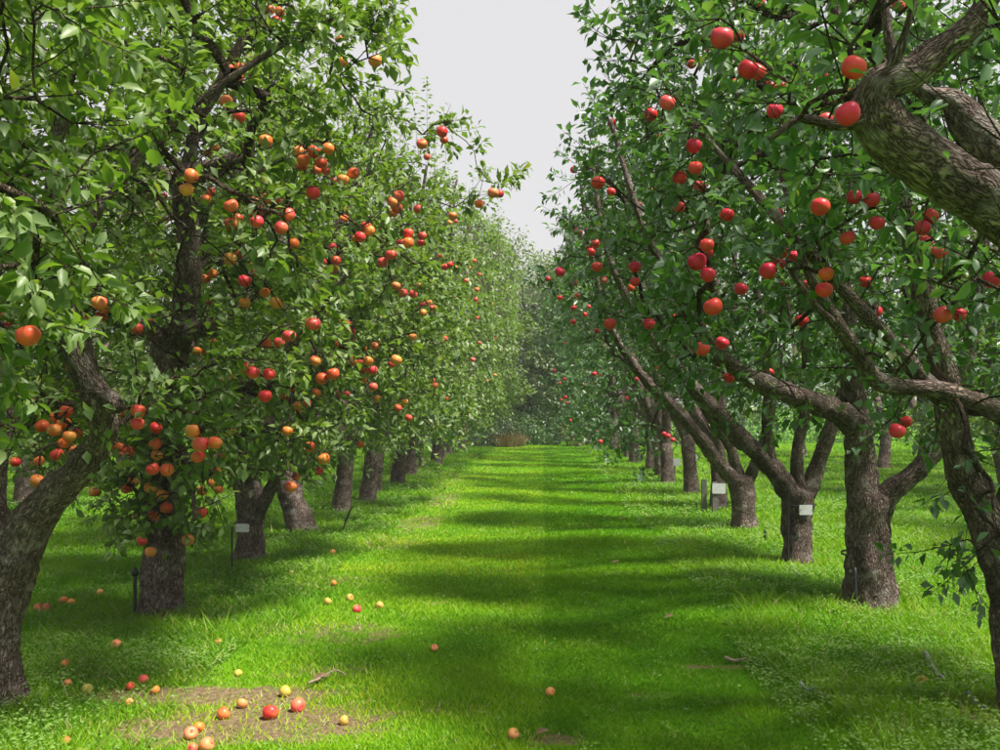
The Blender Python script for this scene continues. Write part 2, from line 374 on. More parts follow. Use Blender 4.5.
def build_weeds():
    n = 74000
    y = 3.6*np.exp(rng.random(n)*math.log(24/3.6)); half = 0.62*y+0.6
    x = (rng.random(n)*2-1)*half
    edge = 0.30*lat_noise(x, y, 2.0, 7)
    dens = np.where((x < LANE_L-0.1+edge) | (x > LANE_R-0.12+edge), 1.0, 0.02)*(0.62+0.4*lat_noise(x, y, 3.1, 6)+0.35*lat_noise(x, y, 7.3, 8))
    k = rng.random(n) < dens*(1-np.clip(soil(x, y), 0, .9)); x, y = x[k], y[k]; n = len(x)
    rep = 3                                                # a small rosette
    x0 = np.repeat(x, rep); y0 = np.repeat(y, rep); m = n*rep
    a = rng.random(m)*2*math.pi; hz = 0.02+0.07*rng.random(m)*np.clip(0.6+lat_noise(x0, y0, 2.3, 2), 0.25, 1.4)
    Pp = np.stack([x0+0.012*np.cos(a), y0+0.012*np.sin(a), gz(x0, y0)+hz], -1)
    D = unit(np.stack([np.cos(a), np.sin(a), 0.25*(rng.random(m)-0.3)], -1))
    Nn = unit(np.stack([0.5*(rng.random(m)-.5), 0.5*(rng.random(m)-.5)-0.25, np.ones(m)], -1))
    L = (0.010+0.017*rng.random(m))*np.clip(y0/7, 1, 2.4); W = L*(0.55+0.3*rng.random(m))
    tint = np.clip(0.45+0.3*lat_noise(x0, y0, 2.9, 3)+0.12+0.45*(rng.random(m)-.5), 0, 1)
    me = leaves_mesh('ground_cover', Pp, D, Nn, L, W, tint, M_WEED)
    tag(link('ground_cover_weeds', me), 'pale green broad leaved weeds growing along both tree rows', 'weeds', kind='stuff')
build_weeds()

# ------------------------------------------------------------------ tubes
def tube(Pts, Rad, sides=6, rough=0.0, cap=True, seed=0.0, bark=False):
    Pts = np.asarray(Pts, float); Rad = np.asarray(Rad, float); n = len(Pts)
    T = unit(np.gradient(Pts, axis=0))
    ref = np.array((0.31, 0.87, 0.12)); U = []
    u = unit(np.cross(T[0], ref))
    for t in T:
        u = u-t*np.dot(u, t); u = u/max(np.linalg.norm(u), 1e-9); U.append(u)
    U = np.array(U); W = np.cross(T, U)
    a = np.linspace(0, 2*math.pi, sides, endpoint=False)
    ring = U[:, None]*np.cos(a)[None, :, None]+W[:, None]*np.sin(a)[None, :, None]
    rr = np.repeat(Rad[:, None], sides, 1)
    if rough:
        for i in range(n):
            for j in range(sides):
                q = Pts[i]+ring[i, j]*Rad[i]
                v = Vector((q[0]*9+seed, q[1]*9, q[2]*3.2))
                w2 = Vector((q[0]*26+seed, q[1]*26, q[2]*8))
                rr[i, j] *= 1+rough*(1.5*mnoise.noise(v)+0.9*mnoise.noise(w2))
    V = Pts[:, None]+ring*rr[..., None]
    V = V.reshape(-1, 3); idx = np.arange(n*sides).reshape(n, sides); nx = np.roll(idx, -1, 1)
    f = np.stack([idx[:-1], nx[:-1], nx[1:], idx[1:]], -1).reshape(-1, 4)
    tri = np.zeros((0, 3), int)
    if cap:
        V = np.concatenate([V, Pts[:1]-T[:1]*Rad[0]*0.2, Pts[-1:]+T[-1:]*Rad[-1]*0.5]); c0 = n*sides; c1 = c0+1
        tri = np.concatenate([np.stack([nx[0], idx[0], np.full(sides, c0)], -1), np.stack([idx[-1], nx[-1], np.full(sides, c1)], -1)])
    if bark:
        ln = np.concatenate([[0], np.cumsum(np.linalg.norm(np.diff(Pts, axis=0), axis=1))])+seed*1.37
        rb = np.maximum(Rad, 0.03)
        B = np.stack([np.cos(a)[None, :]*rb[:, None], np.sin(a)[None, :]*rb[:, None], np.repeat(ln[:, None], sides, 1)], -1).reshape(-1, 3)
        if cap: B = np.concatenate([B, [[0, 0, ln[0]], [0, 0, ln[-1]]]])
        return V, f, tri, B
    return V, f, tri

def join_tubes(tl):
    Vs, Fs, Ts = [], [], []; o = 0
    for V, f, t in tl:
        Vs.append(V); Fs.append(f+o); Ts.append(t+o); o += len(V)
    return np.concatenate(Vs), np.concatenate(Fs), np.concatenate(Ts)

def resample(pts, rad, step):
    """smooth curve (Catmull-Rom) through the points"""
    pts = np.asarray(pts, float); rad = np.asarray(rad, float)
    e = np.vstack([2*pts[0]-pts[1], pts, 2*pts[-1]-pts[-2]]); er = np.concatenate([[rad[0]], rad, [rad[-1]]])
    out = []; outr = []
    for i in range(1, len(e)-2):
        k = max(2, int(np.linalg.norm(e[i+1]-e[i])/step))
        for t in np.arange(k)/k:
            b = 0.5*np.array((-t+2*t*t-t**3, 2-5*t*t+3*t**3, t+4*t*t-3*t**3, -t*t+t**3))
            out.append(b@e[i-1:i+3]); outr.append(er[i]*(1-t)+er[i+1]*t)
    out.append(pts[-1]); outr.append(rad[-1])
    return np.array(out), np.array(outr)

# ------------------------------------------------------------------ apples on the trees
AP = np.array([
228,69,12,240,69,12,238,78,11,226,102,13,239,117,14,135,125,9,215,148,9,191,176,15,231,206,15,231,224,13,206,200,10,238,219,11,157,197,6,146,197,6,155,222,8,163,23,7,247,92,9,
270,10,10,280,12,10,339,39,8,343,62,10,375,61,14,266,141,13,300,152,12,314,152,14,328,149,12,321,163,12,326,170,10,343,180,12,333,182,9,283,188,10,313,193,15,253,202,12,265,199,12,262,209,12,270,212,9,257,222,14,288,215,15,281,228,14,293,244,12,344,219,9,332,247,9,366,227,11,360,237,11,356,239,9,392,202,10,398,196,12,393,213,9,418,209,9,422,144,11,442,132,11,444,140,8,427,157,7,479,204,9,453,216,9,493,193,11,500,194,8,408,243,11,401,243,9,422,236,9,421,243,8,
722,38,24,738,37,14,748,70,22,735,84,11,692,64,10,692,51,7,708,50,6,667,103,17,651,115,13,612,123,9,667,134,9,658,136,6,694,146,16,702,148,10,695,168,15,680,178,15,700,187,14,598,183,13,611,192,9,679,207,12,688,228,9,727,215,15,707,245,15,578,232,8,596,244,9,713,230,7,589,248,7,
760,3,10,757,72,18,781,88,12,770,87,12,775,111,17,786,122,9,854,68,26,848,114,26,825,120,16,853,93,12,832,68,10,823,76,10,820,207,20,777,214,12,854,197,15,872,200,17,877,223,16,896,216,15,908,218,15,931,216,16,923,228,16,925,242,15,847,238,16,860,2,14,898,6,14,783,178,9,876,2,10,
28,336,24,6,314,11,99,303,16,104,310,10,85,319,12,75,334,13,87,332,8,110,326,8,137,329,11,148,328,9,72,367,11,152,294,8,156,254,8,146,272,6,77,301,7,116,299,8,165,366,9,197,351,9,206,351,10,183,365,7,230,378,9,231,387,9,247,368,13,213,274,10,210,303,8,245,281,13,245,303,11,230,259,13,240,253,9,127,412,10,138,411,15,156,428,12,155,444,12,179,449,9,129,451,11,117,453,10,42,426,13,54,430,13,64,424,13,77,433,11,57,455,14,72,449,9,19,400,9,37,481,14,49,482,10,94,492,10,15,462,9,39,461,8,153,469,13,167,470,13,155,458,9,133,482,11,150,488,12,158,483,9,200,444,17,198,457,14,215,443,15,231,432,10,216,471,9,211,483,9,202,491,10,221,457,8,166,508,12,154,516,11,142,541,10,151,552,11,201,513,13,188,540,12,136,516,8,
391,255,11,326,263,10,336,261,10,253,267,9,257,273,9,265,293,10,276,303,13,313,324,16,322,307,8,351,332,9,340,323,8,289,336,13,279,343,11,267,344,10,315,361,11,333,374,14,323,376,9,253,373,14,354,362,8,361,363,8,368,361,10,375,346,8,396,360,11,396,286,9,403,293,9,423,305,7,429,303,7,423,313,8,433,308,7,413,337,8,445,267,7,450,265,7,445,339,6,265,396,14,285,397,9,297,406,9,316,393,9,339,394,7,347,394,7,373,387,9,378,399,8,398,408,8,409,418,8,287,431,10,310,447,11,324,459,13,319,471,12,296,477,8,291,487,11,363,291,7,382,318,7,
560,272,10,597,267,11,591,252,9,635,267,12,635,282,10,647,259,7,610,324,12,649,324,12,573,322,6,697,262,20,708,275,16,707,253,12,741,289,14,713,307,20,707,327,9,722,343,13,702,349,16,729,378,11,548,279,6,560,298,6,577,296,6,589,307,5,648,338,6,597,331,6,574,283,6,
768,271,18,779,264,14,826,274,16,818,262,12,803,285,11,824,290,18,780,284,9,802,321,14,865,282,12,876,312,13,943,315,19,959,315,15,937,253,15,952,254,14,992,280,20,786,253,10,794,256,11,897,431,17,906,422,12,972,396,10,845,375,9,770,372,8,803,350,6,882,327,8,668,436,5,673,440,5,664,434,5], float).reshape(-1, 3)

# ------------------------------------------------------------------ the trees of the two rows
class Env:
    """crown envelope: bulging column"""
    def __init__(s, cx, cy, z0, z1, rx, ry, p=2.4, skew=0.0):
        s.cx, s.cy, s.z0, s.z1, s.rx, s.ry, s.p, s.skew = cx, cy, z0, z1, rx, ry, p, skew
    def u(s, q):
        q = np.asarray(q, float); t = (q[..., 2]-s.z0)/(s.z1-s.z0)
        t2 = np.clip(t, 0, 1)**(0.86)
        prof = np.maximum(1-np.abs(2*t2-1)**s.p, 1e-4)**0.5
        lump = 1+0.16*lat_noise(q[..., 0]*1.0+q[..., 2]*0.7, q[..., 1]+q[..., 2]*1.1, 2.6, s.cx+s.cy)
        r = np.sqrt(((q[..., 0]-s.cx-s.skew*(t-0.4))/s.rx)**2+((q[..., 1]-s.cy)/s.ry)**2)/(prof*lump)
        return np.where((t < 0) | (t > 1), 9.0, r)
    def sample(s, n, g):
        out = []
        while len(out) < n:
            q = np.stack([s.cx+(g.random(4*n)*2-1)*s.rx*1.35+0, s.cy+(g.random(4*n)*2-1)*s.ry*1.2, s.z0+g.random(4*n)*(s.z1-s.z0)], -1)
            u = s.u(q); k = (u < 1) & (g.random(4*n) < np.clip(u*1.15, 0.10, 1)**1.3)
            out.extend(q[k])
        return np.array(out[:n])

ROW_L, ROW_R = -3.02, 2.6
# per tree: key -> (base xy, envelope)
TREES = {
 'T0': ((-3.05, 2.35), Env(-2.95, 2.75, 1.25, 4.8, 1.75, 1.0)),
 'T1': ((-2.93, 4.80), Env(-2.76, 4.75, 1.34, 5.2, 1.66, 1.40, skew=0.0)),
 'T2': ((-3.03, 7.10), Env(-2.85, 7.05, 0.98, 5.2, 1.75, 1.35, p=2.0, skew=-.25)),
 'T3': ((-3.00, 9.17), Env(-2.85, 9.15, 1.0, 5.2, 1.70, 1.30, p=1.9, skew=-.35)),
 'T4': ((-3.10, 11.34), Env(-2.9, 11.3, 0.85, 5.4, 1.70, 1.30, p=1.9, skew=-.35)),
 'R0': ((2.50, 2.60), Env(2.30, 2.6, 1.75, 3.95, 1.65, 1.15)),
 'R1': ((2.42, 4.65), Env(2.22, 4.7, 1.38, 4.6, 1.76, 1.10, skew=-0.1)),
 'R2': ((2.60, 7.20), Env(2.25, 7.1, 1.50, 5.2, 1.80, 0.72, skew=-0.2)),
 'R3': ((2.58, 9.17), Env(2.2, 9.1, 1.60, 5.3, 1.80, 0.66, skew=-0.2)),
 'R4': ((2.59, 11.7), Env(2.2, 11.6, 1.55, 5.4, 1.80, 0.66, skew=-0.2)),
}
DIRECT = list(TREES)
FAR_L = [13.45, 15.0, 16.7, 18.2, 20.2, 22.2, 24.4, 26.6, 29.0, 31.5]
FAR_R = [13.9, 16.0, 18.0, 20.2, 22.4, 24.6, 27.0, 29.4, 32.0]
FAR = {}
for i, y in enumerate(FAR_L):
    b = (ROW_L+0.12*math.sin(i*2.3), y); z1 = 5.4+0.12*(y-11)
    TREES['L%d' % (5+i)] = (b, Env(b[0]+0.15, y, 0.85, z1, 1.7, 1.4)); FAR['L%d' % (5+i)] = (b, z1, 'L')
for i, y in enumerate(FAR_R):
    b = (ROW_R+0.12*math.sin(i*1.9+1), y); z1 = 5.7+0.10*(y-11)
    TREES['R%d' % (5+i)] = (b, Env(b[0]-0.22, y, 0.4, z1, 1.9, 0.7)); FAR['R%d' % (5+i)] = (b, z1, 'R')

# settle every apple in the outer foliage of the tree its apparent size puts it in
APPLES = {k: [] for k in TREES}
NX = 0
for px, py, dp in AP:
    d0 = 0.078*F/dp; best = None
    for d in np.geomspace(2.3, 30, 160):
        q = P(px, py, d)
        for k, (b, env) in TREES.items():
            if abs(q[1]-b[1]) > 2.2 or (q[0] < 0) != (b[0] < 0): continue
            u = float(env.u(q))
            if u > 1.6: 
                zc = min(max(q[2], env.z0+0.25), env.z1-0.25)
                u2 = float(env.u(np.array((q[0], q[1], zc))))
                u = u2+1.2*abs(zc-q[2])
            c = abs(math.log(d/d0))*2.2+abs(u-1.02)*3.2
            if best is None or c < best[0]: best = (c, k, d, q)
    c, k, d, q = best
    size = min(max(dp*(1.02 if dp < 14 else 0.95)*d/F, 0.060), 0.094)
    APPLES[k].append((q, size/2))
    if px < 420 and py < 500 and rng.random() < 0.36 and NX < 50:
        NX += 1; a = rng.random()*6.28
        APPLES[k].append((q+np.array((math.cos(a)*size*1.05, 0.04, math.sin(a)*size*0.95)), size*0.48))

for key in TREES:                                           # small fruit farther down both rows
    if key[0] in 'LR' and key not in DIRECT and int(key[1:]) < 11 or key in ('T3', 'T4', 'R3', 'R4'):
        env = TREES[key][1]; nn = 0; gg = np.random.default_rng(sum(map(ord, key)))
        for q in env.sample(400, gg):
            u = float(env.u(q))
            if u > 0.9 and q[1] < env.cy+0.1 and (q[0]-env.cx)*(-1 if env.cx > 0 else 1) > 0 and 0.9 < q[2] < 4.6:
                q = q+0.1*unit(np.array((q[0]-env.cx, q[1]-env.cy, 0))); APPLES[key].append((q, 0.034+0.006*gg.random())); nn += 1
                if nn >= (8 if key[0] in 'TL' else 6): break
ALL_AP = [(q, r) for k in APPLES for q, r in APPLES[k]]
EXPOSE = [(q, r*1.25+0.004, 2.2, 0.90) for q, r in ALL_AP]          # (point, radius, reach, share of leaves picked away)
def expose_line(pts, reach=1.2, share=0.85, grow=1.0):
    pts = [(P(*p[:3]), p[3]) for p in pts]
    for (a, ra), (b, rb) in zip(pts[:-1], pts[1:]):
        n = max(1, int(np.linalg.norm(b-a)/0.06))
        for t in np.arange(n)/n: EXPOSE.append((a*(1-t)+b*t, (ra*(1-t)+rb*t)*grow, reach, share))

LIMBS = {
 'T0': None,
 'T1': [('trunk', [(-8, 712, 4.8, .165), (-8, 690, 4.8, .135), (-7, 650, 4.8, .12), (0, 600, 4.8, .12), (16, 552, 4.8, .13)]),
        ('limb', [(16, 560, 4.8, .115), (32, 522, 4.78, .105), (52, 498, 4.75, .092), (80, 468, 4.7, .078), (102, 437, 4.6, .068), (98, 405, 4.5, .078), (86, 372, 4.45, .07), (70, 320, 4.4, .055), (55, 230, 4.3, .045), (60, 120, 4.2, .03), (95, -20, 4.1, .02)]),
        ('limb', [(14, 566, 4.8, .11), (-10, 510, 4.85, .085), (-6, 455, 4.9, .07), (3, 405, 4.95, .065), (-20, 330, 5.0, .05), (-40, 200, 5.1, .035), (-20, 40, 5.1, .02)]),
        ('limb', [(96, 395, 4.5, .06), (110, 398, 4.42, .05), (117, 408, 4.38, .04)]),
        ('limb', [(62, 270, 4.35, .03), (120, 180, 4.3, .024), (200, 100, 4.3, .018), (290, 40, 4.4, .012)])],
 'T2': [('trunk', [(160, 612, 7.1, .185), (161, 598, 7.1, .16), (163, 560, 7.1, .145), (164, 520, 7.1, .14), (160, 450, 7.1, .13), (164, 390, 7.05, .12), (174, 338, 7.0, .135)]),
        ('limb', [(174, 345, 7.0, .12), (186, 305, 6.9, .10), (190, 265, 6.8, .088), (187, 225, 6.7, .08), (184, 195, 6.65, .08), (188, 175, 6.6, .085), (210, 170, 6.5, .07), (234, 160, 6.4, .055)]),
        ('limb', [(185, 190, 6.65, .05), (195, 130, 6.5, .042), (225, 75, 6.4, .036), (245, 35, 6.35, .03), (270, -20, 6.3, .024), (290, -120, 6.3, .016)]),
        ('limb', [(184, 190, 6.65, .055), (150, 165, 6.6, .045), (110, 147, 6.5, .035), (60, 125, 6.4, .022)]),
        ('limb', [(174, 335, 7.0, .07), (206, 328, 6.8, .055), (240, 310, 6.6, .03), (290, 250, 6.4, .022), (330, 200, 6.3, .012)]),
        ('limb', [(172, 340, 7.0, .07), (145, 328, 6.8, .06), (95, 285, 6.6, .042), (60, 200, 6.5, .03), (50, 80, 6.5, .02)]),
        ('limb', [(163, 400, 7.05, .06), (250, 385, 6.6, .045), (300, 335, 6.3, .03), (350, 270, 6.1, .016)]),
        ('limb', [(160, 450, 7.1, .05), (175, 440, 6.6, .035), (190, 470, 6.3, .02), (195, 520, 6.1, .012)])],
 'R0': [('trunk', [(2.50, 2.60, -.03, .20), (2.50, 2.62, .15, .17), (2.46, 2.66, .7, .15), (2.34, 2.72, 1.25, .145), (2.20, 2.75, 1.6, .14)]),
        ('limb', [(1262, 408, 2.75, .125), (1150, 310, 2.74, .105), (1000, 208, 2.70, .084), (945, 174, 2.69, .080), (900, 142, 2.67, .078), (876, 116, 2.65, .078), (880, 84, 2.62, .060), (912, 74, 2.60, .046), (950, 45, 2.58, .042), (985, 8, 2.55, .038), (1010, -70, 2.5, .03), (1020, -140, 2.45, .02)]),
        ('limb', [(1100, 290, 2.80, .075), (1040, 190, 2.92, .068), (985, 140, 3.0, .066), (966, 120, 3.02, .06), (950, 100, 3.02, .032), (920, 90, 3.0, .024), (890, 40, 3.0, .017), (880, -60, 3.0, .01)]),
        ('limb', [(882, 90, 2.62, .03), (903, 40, 2.55, .012), (915, -5, 2.5, .008)]),
        ('limb', [(872, 118, 2.65, .03), (830, 125, 2.6, .014), (800, 118, 2.6, .011), (770, 140, 2.6, .007)])],
 'R1': [('trunk', [(1034, 722, 4.65, .20), (1028, 700, 4.65, .165), (1024, 650, 4.65, .14), (1016, 595, 4.65, .122), (996, 540, 4.65, .108), (972, 490, 4.65, .095)]),
        ('limb', [(972, 496, 4.65, .10), (957, 445, 4.6, .085), (948, 400, 4.55, .075), (930, 320, 4.45, .055), (900, 200, 4.35, .042), (850, 50, 4.3, .03), (800, -80, 4.3, .02)]),
        ('limb', [(992, 545, 4.65, .085), (1018, 480, 4.6, .07), (1022, 430, 4.55, .06), (990, 408, 4.5, .048), (940, 390, 4.4, .043), (882, 383, 4.3, .043), (856, 350, 4.2, .036), (836, 322, 4.1, .03), (815, 285, 4.05, .022), (800, 250, 4.0, .014), (780, 170, 4.0, .009)]),
        ('limb', [(838, 326, 4.1, .02), (815, 305, 4.0, .014), (790, 270, 3.95, .010)]),
        ('limb', [(948, 405, 4.55, .05), (880, 330, 4.3, .035), (780, 220, 4.2, .025), (690, 120, 4.3, .015)])],
 'R2': [('trunk', [(870, 612, 7.2, .215), (870, 600, 7.2, .185), (869, 570, 7.2, .17), (868, 530, 7.2, .162), (870, 495, 7.2, .168)]),
        ('limb', [(864, 505, 7.2, .14), (861, 465, 7.2, .115), (858, 425, 7.2, .105), (852, 380, 7.15, .09), (845, 300, 7.1, .065), (825, 200, 7.0, .048), (800, 60, 6.9, .03), (790, -60, 6.9, .02)]),
        ('limb', [(880, 505, 7.2, .12), (892, 490, 7.15, .095), (912, 474, 7.1, .082), (932, 455, 7.05, .08), (950, 420, 7.0, .068), (970, 340, 6.9, .05), (985, 230, 6.9, .035), (980, 80, 6.9, .02)]),
        ('limb', [(858, 430, 7.2, .10), (842, 414, 7.0, .09), (808, 401, 6.8, .082), (770, 386, 6.5, .072), (735, 368, 6.2, .058), (690, 315, 6.0, .04), (645, 230, 5.9, .026), (610, 120, 5.9, .014)])],
 'R3': [('trunk', [(797, 567, 9.17, .19), (797, 556, 9.17, .165), (797, 525, 9.17, .145), (798, 492, 9.17, .158)]),
        ('limb', [(793, 495, 9.17, .115), (768, 463, 9.1, .10), (742, 440, 9.0, .092), (716, 411, 8.8, .085), (690, 385, 8.6, .072), (650, 335, 8.4, .05), (610, 260, 8.2, .03), (590, 150, 8.2, .015)]),
        ('limb', [(800, 495, 9.17, .08), (797, 455, 9.15, .062), (804, 415, 9.1, .055), (806, 350, 9.0, .042), (790, 200, 8.9, .026), (780, 80, 8.9, .015)]),
        ('limb', [(806, 496, 9.17, .09), (821, 455, 9.15, .078), (832, 425, 9.1, .07), (848, 375, 9.1, .055), (870, 290, 9.0, .04), (890, 170, 9.0, .02)]),
        ('limb', [(772, 466, 9.1, .06), (766, 425, 9.0, .052), (768, 370, 8.9, .042), (750, 250, 8.7, .03), (730, 130, 8.6, .015)])],
 'R4': [('trunk', [(745, 533, 11.7, .20), (745, 524, 11.7, .175), (743, 503, 11.7, .155), (740, 478, 11.7, .165)]),
        ('limb', [(737, 482, 11.7, .115), (716, 459, 11.6, .095), (700, 437, 11.5, .085), (672, 405, 11.3, .072), (645, 380, 11.0, .06), (610, 325, 10.7, .042), (590, 250, 10.5, .026), (580, 180, 10.5, .014)]),
        ('limb', [(739, 480, 11.7, .09), (728, 442, 11.6, .075), (702, 402, 11.4, .062), (690, 340, 11.2, .05), (675, 220, 11.0, .03), (665, 120, 11.0, .015)]),
        ('limb', [(748, 482, 11.7, .08), (760, 450, 11.6, .065), (772, 405, 11.5, .05), (785, 310, 11.4, .035), (790, 180, 11.4, .018)])],
}
for key, i, a, b in (('T1', 1, 0, 7), ('T2', 1, 0, 8), ('T2', 4, 0, 2), ('T2', 2, 0, 4), ('R0', 1, 1, 10), ('R0', 2, 1, 5), ('R0', 3, 0, 3), ('R1', 2, 3, 10), ('R1', 3, 0, 3), ('R1', 1, 0, 3), ('R2', 1, 0, 4), ('R2', 2, 0, 4), ('R2', 3, 0, 5), ('R3', 1, 0, 5), ('R3', 2, 0, 3), ('R3', 3, 0, 3), ('R3', 4, 0, 3), ('R4', 1, 0, 5), ('R4', 2, 0, 3), ('T1', 0, 0, 4), ('T1', 2, 1, 4), ('R1', 0, 2, 6)):
    expose_line(LIMBS[key][i][1][a:b], 3.2 if key in ('R3', 'R4', 'R2', 'T2') else 1.6, {'T2': 0.93, 'R2': 0.62, 'R3': 0.5, 'R4': 0.5}.get(key, 0.9), {'T2': 1.7, 'R3': 0.95, 'R4': 0.95}.get(key, 1.15))
expose_line([(251, 565, 9.17, .16), (250, 492, 9.17, .16)], 4.0, 0.97, 1.25)
expose_line([(304, 533, 11.34, .16), (285, 482, 11.25, .15)], 4.5, 0.97, 1.25)
expose_line([(160, 608, 7.1, .16), (164, 548, 7.1, .15)], 4.0, 0.97, 1.2)
EXP_P = np.array([e[0] for e in EXPOSE]); EXP_P = EXP_P-np.array((0, 0, CAM_H))
CAMP = np.array((0, 0, CAM_H))

def generic_limbs(base, env, g, side):
    """trunk and limbs for a tree whose framework the foliage hides; side = direction of the lane"""
    x, y = base; fork = 0.75+0.3*g.random()
    lean = (g.random(2)-.5)*0.25
    tr = [(x, y, -0.04, .18), (x, y, .08, .145), (x+lean[0]*.5, y+lean[1]*.5, fork*.55, .12), (x+lean[0], y+lean[1], fork, .13)]
    out = [('trunk', tr)]
    n = 4
    for i in range(n):
        a = (i+0.25+0.5*g.random())*2*math.pi/n
        dx, dy = math.cos(a)+0.35*side, math.sin(a)
        h = env.z1-0.5-0.5*g.random(); r = 0.62
        q = [(x+lean[0], y+lean[1], fork-0.05, .10)]
        for t, rad in ((.22, .08), (.45, .06), (.7, .04), (1, .018)):
            z = fork+(h-fork)*t
            q.append((env.cx*t*.6+(x+lean[0])*(1-.6*t)+dx*env.rx*r*(t**.75)+0.12*(g.random()-.5), y+dy*env.ry*r*(t**.75)+0.12*(g.random()-.5), z, rad))
        out.append(('limb', q))
    return out

LEAF_PARTS = []     # candidate single leaves of the nearest trees

def grow(key, limbs, env, base, K, g, leaf_m, root_name, leaf_len=0.074, per=15, extra=(), apples=(), cull=True, sides=5, fine=True):
    """limbs -> branches reaching into the crown -> leafy shoots. Returns the tree's Empty."""
    base = np.array((base[0], base[1], 0.0)); root = empty(root_name, base)
    nodes = []; npath = []
    for ki, (kind, pts) in enumerate(limbs):
        pts = np.asarray(pts, float)
        step = 0.035 if fine else 0.12
        q, r = resample(pts[:, :3], pts[:, 3], step)
        V, f, t, B = tube(q-base, r, (22 if kind == 'trunk' else 14) if fine else 8, 0.19 if fine else 0.07, True, base[1]+ki, True)
        me = mesh_np(kind, V, [f, t], [M_BARK], True)
        at = me.attributes.new('grain', 'FLOAT_VECTOR', 'POINT'); at.data.foreach_set('vector', B.astype(np.float32).ravel())
        link(kind, me, root)
        if kind == 'limb':
            for p_ in q[int(len(q)*0.25)::(4 if fine else 1)]: nodes.append(p_)
        elif len(limbs) > 1: pass
    nodes = [np.array(p_) for p_ in nodes]
    par = [-1]*len(nodes); plen = [0.0]*len(nodes)
    A = env.sample(K, g)
    if len(apples): A = np.concatenate([A, np.array([q+np.array((0, 0.02, r+0.035)) for q, r in apples])])
    if len(extra): A = np.concatenate([A, np.array(extra)])
    nA = len(A); NP = np.array(nodes)
    dm = np.linalg.norm(A[:, None]-NP[None], axis=2); bi = dm.argmin(1); bc = dm.min(1)
    done = np.zeros(nA, bool); paths = []
    for it in range(nA):
        c = np.where(done, 1e9, bc); j = int(c.argmin()); done[j] = True
        s = int(bi[j]); a0 = nodes[s]; a1 = A[j]; L = np.linalg.norm(a1-a0); m = max(2, min(6, int(L/0.12)+1))
        idxs = [s]; prev = s
        out_dir = np.array((a1[0]-env.cx, a1[1]-env.cy, 0.8))
        for t in (np.arange(m)+1)/m:
            p_ = a0*(1-t)+a1*t
            if t < 1: p_ = p_+(g.random(3)-.5)*L*0.16+np.array((0, 0, 0.10*L*math.sin(math.pi*t)))
            nodes.append(p_); par.append(prev); plen.append(plen[prev]+L/m); prev = len(nodes)-1; idxs.append(prev)
            dd = np.linalg.norm(A-p_, axis=1)+0.12*plen[prev]
            k = dd < bc; bc = np.where(k, dd, bc); bi = np.where(k, prev, bi)
        paths.append(idxs)
    NN = np.array(nodes); w_ = np.zeros(len(NN))
    for idxs in paths: w_[idxs[-1]] += 1
    for i in range(len(NN)-1, -1, -1):
        if par[i] >= 0: w_[par[i]] += w_[i]
    rad = np.clip(0.0036*np.maximum(w_, 1)**0.5, 0.0036, 0.034)
    tl = []
    for idxs in paths:
        r = rad[idxs].copy(); r[0] = r[1]
        tl.append(tube(NN[idxs]-base, r, sides if rad[idxs[1]] > 0.006 else 4 if fine else 3, cap=False))
    # leafy shoots -----------------------------------------------------------
    SP = []; SD = []; SL = []
    for idxs in paths:
        p1 = NN[idxs[-1]]; o = unit(NN[idxs[-1]]-NN[idxs[-2]])
        outw = unit(np.array((p1[0]-env.cx, p1[1]-env.cy, 0.55*(p1[2]-0.5*(env.z0+env.z1))+0.25)))
        for rep in range(2):
            d = unit(o*0.45+outw*0.6+np.array((0, 0, 0.30))+(g.random(3)-.5)*1.5)
            SP.append(p1); SD.append(d); SL.append(0.15+0.20*g.random())
        for ii in idxs[1:-1]:
            if w_[ii] < 14 and g.random() < 0.75:
                d = unit(outw*0.5+(g.random(3)-.5)*2.0+np.array((0, 0, .3))); SP.append(NN[ii]); SD.append(d); SL.append(0.10+0.16*g.random())
    # upright water shoots from the top
    for i in range(12):
        q = env.sample(1, g)[0]; q[2] = env.z0+(env.z1-env.z0)*(0.80+0.14*g.random())
        kk = int(np.linalg.norm(NN-q, axis=1).argmin()); SP.append(NN[kk]); SD.append(unit(np.array((0.25*(g.random()-.5), .25*(g.random()-.5), 1)))); SL.append(0.5+0.45*g.random())
    SP = np.array(SP); SD = np.array(SD); SL = np.array(SL)
    for a, d, L in zip(SP, SD, SL):
        tl.append(tube(np.array([a, a+d*L*0.5+np.array((0, 0, -.01)), a+d*L])-base, [0.0032, 0.0025, 0.0012], 3, cap=False))
    V, f, t = join_tubes(tl)
    tag(link('branches', mesh_np('branches', V, [f]+([t] if len(t) else []), [M_TWIG], True), root), kind='stuff')
    cnt = np.maximum(4, (per*(SL/0.27)**0.8*(0.7+0.6*g.random(len(SL)))).astype(int))
    si = np.repeat(np.arange(len(SP)), cnt); n = len(si)
    tpos = g.random(n)**0.8
    ax = SD[si]; rv = unit(g.normal(size=(n, 3))); rad_d = unit(np.cross(ax, rv))
    Pp = SP[si]+ax*(SL[si]*tpos)[:, None]+rad_d*0.008
    D = unit(ax*0.45+rad_d*0.9+np.array((0, 0, -0.28))+g.normal(size=(n, 3))*0.22)
    up = unit(np.array((0.0, 0.0, 0.9))+ax*0.35+rad_d*0.25+g.normal(size=(n, 3))*0.58)
    L = leaf_len*(0.62+0.62*g.random(n)); W = L*(0.44+0.22*g.random(n))
    Pp = Pp+D*(L*0.22)[:, None]                                    # leaf stalk
    tint = np.clip((0.46 if cull else 0.38)+0.19*g.normal(size=n)+np.repeat(g.normal(size=len(SP))*0.15, cnt), 0, 0.93)
    tint = np.where(g.random(n) < 0.02, 0.93+0.07*g.random(n), tint)
    keep = np.ones(n, bool)
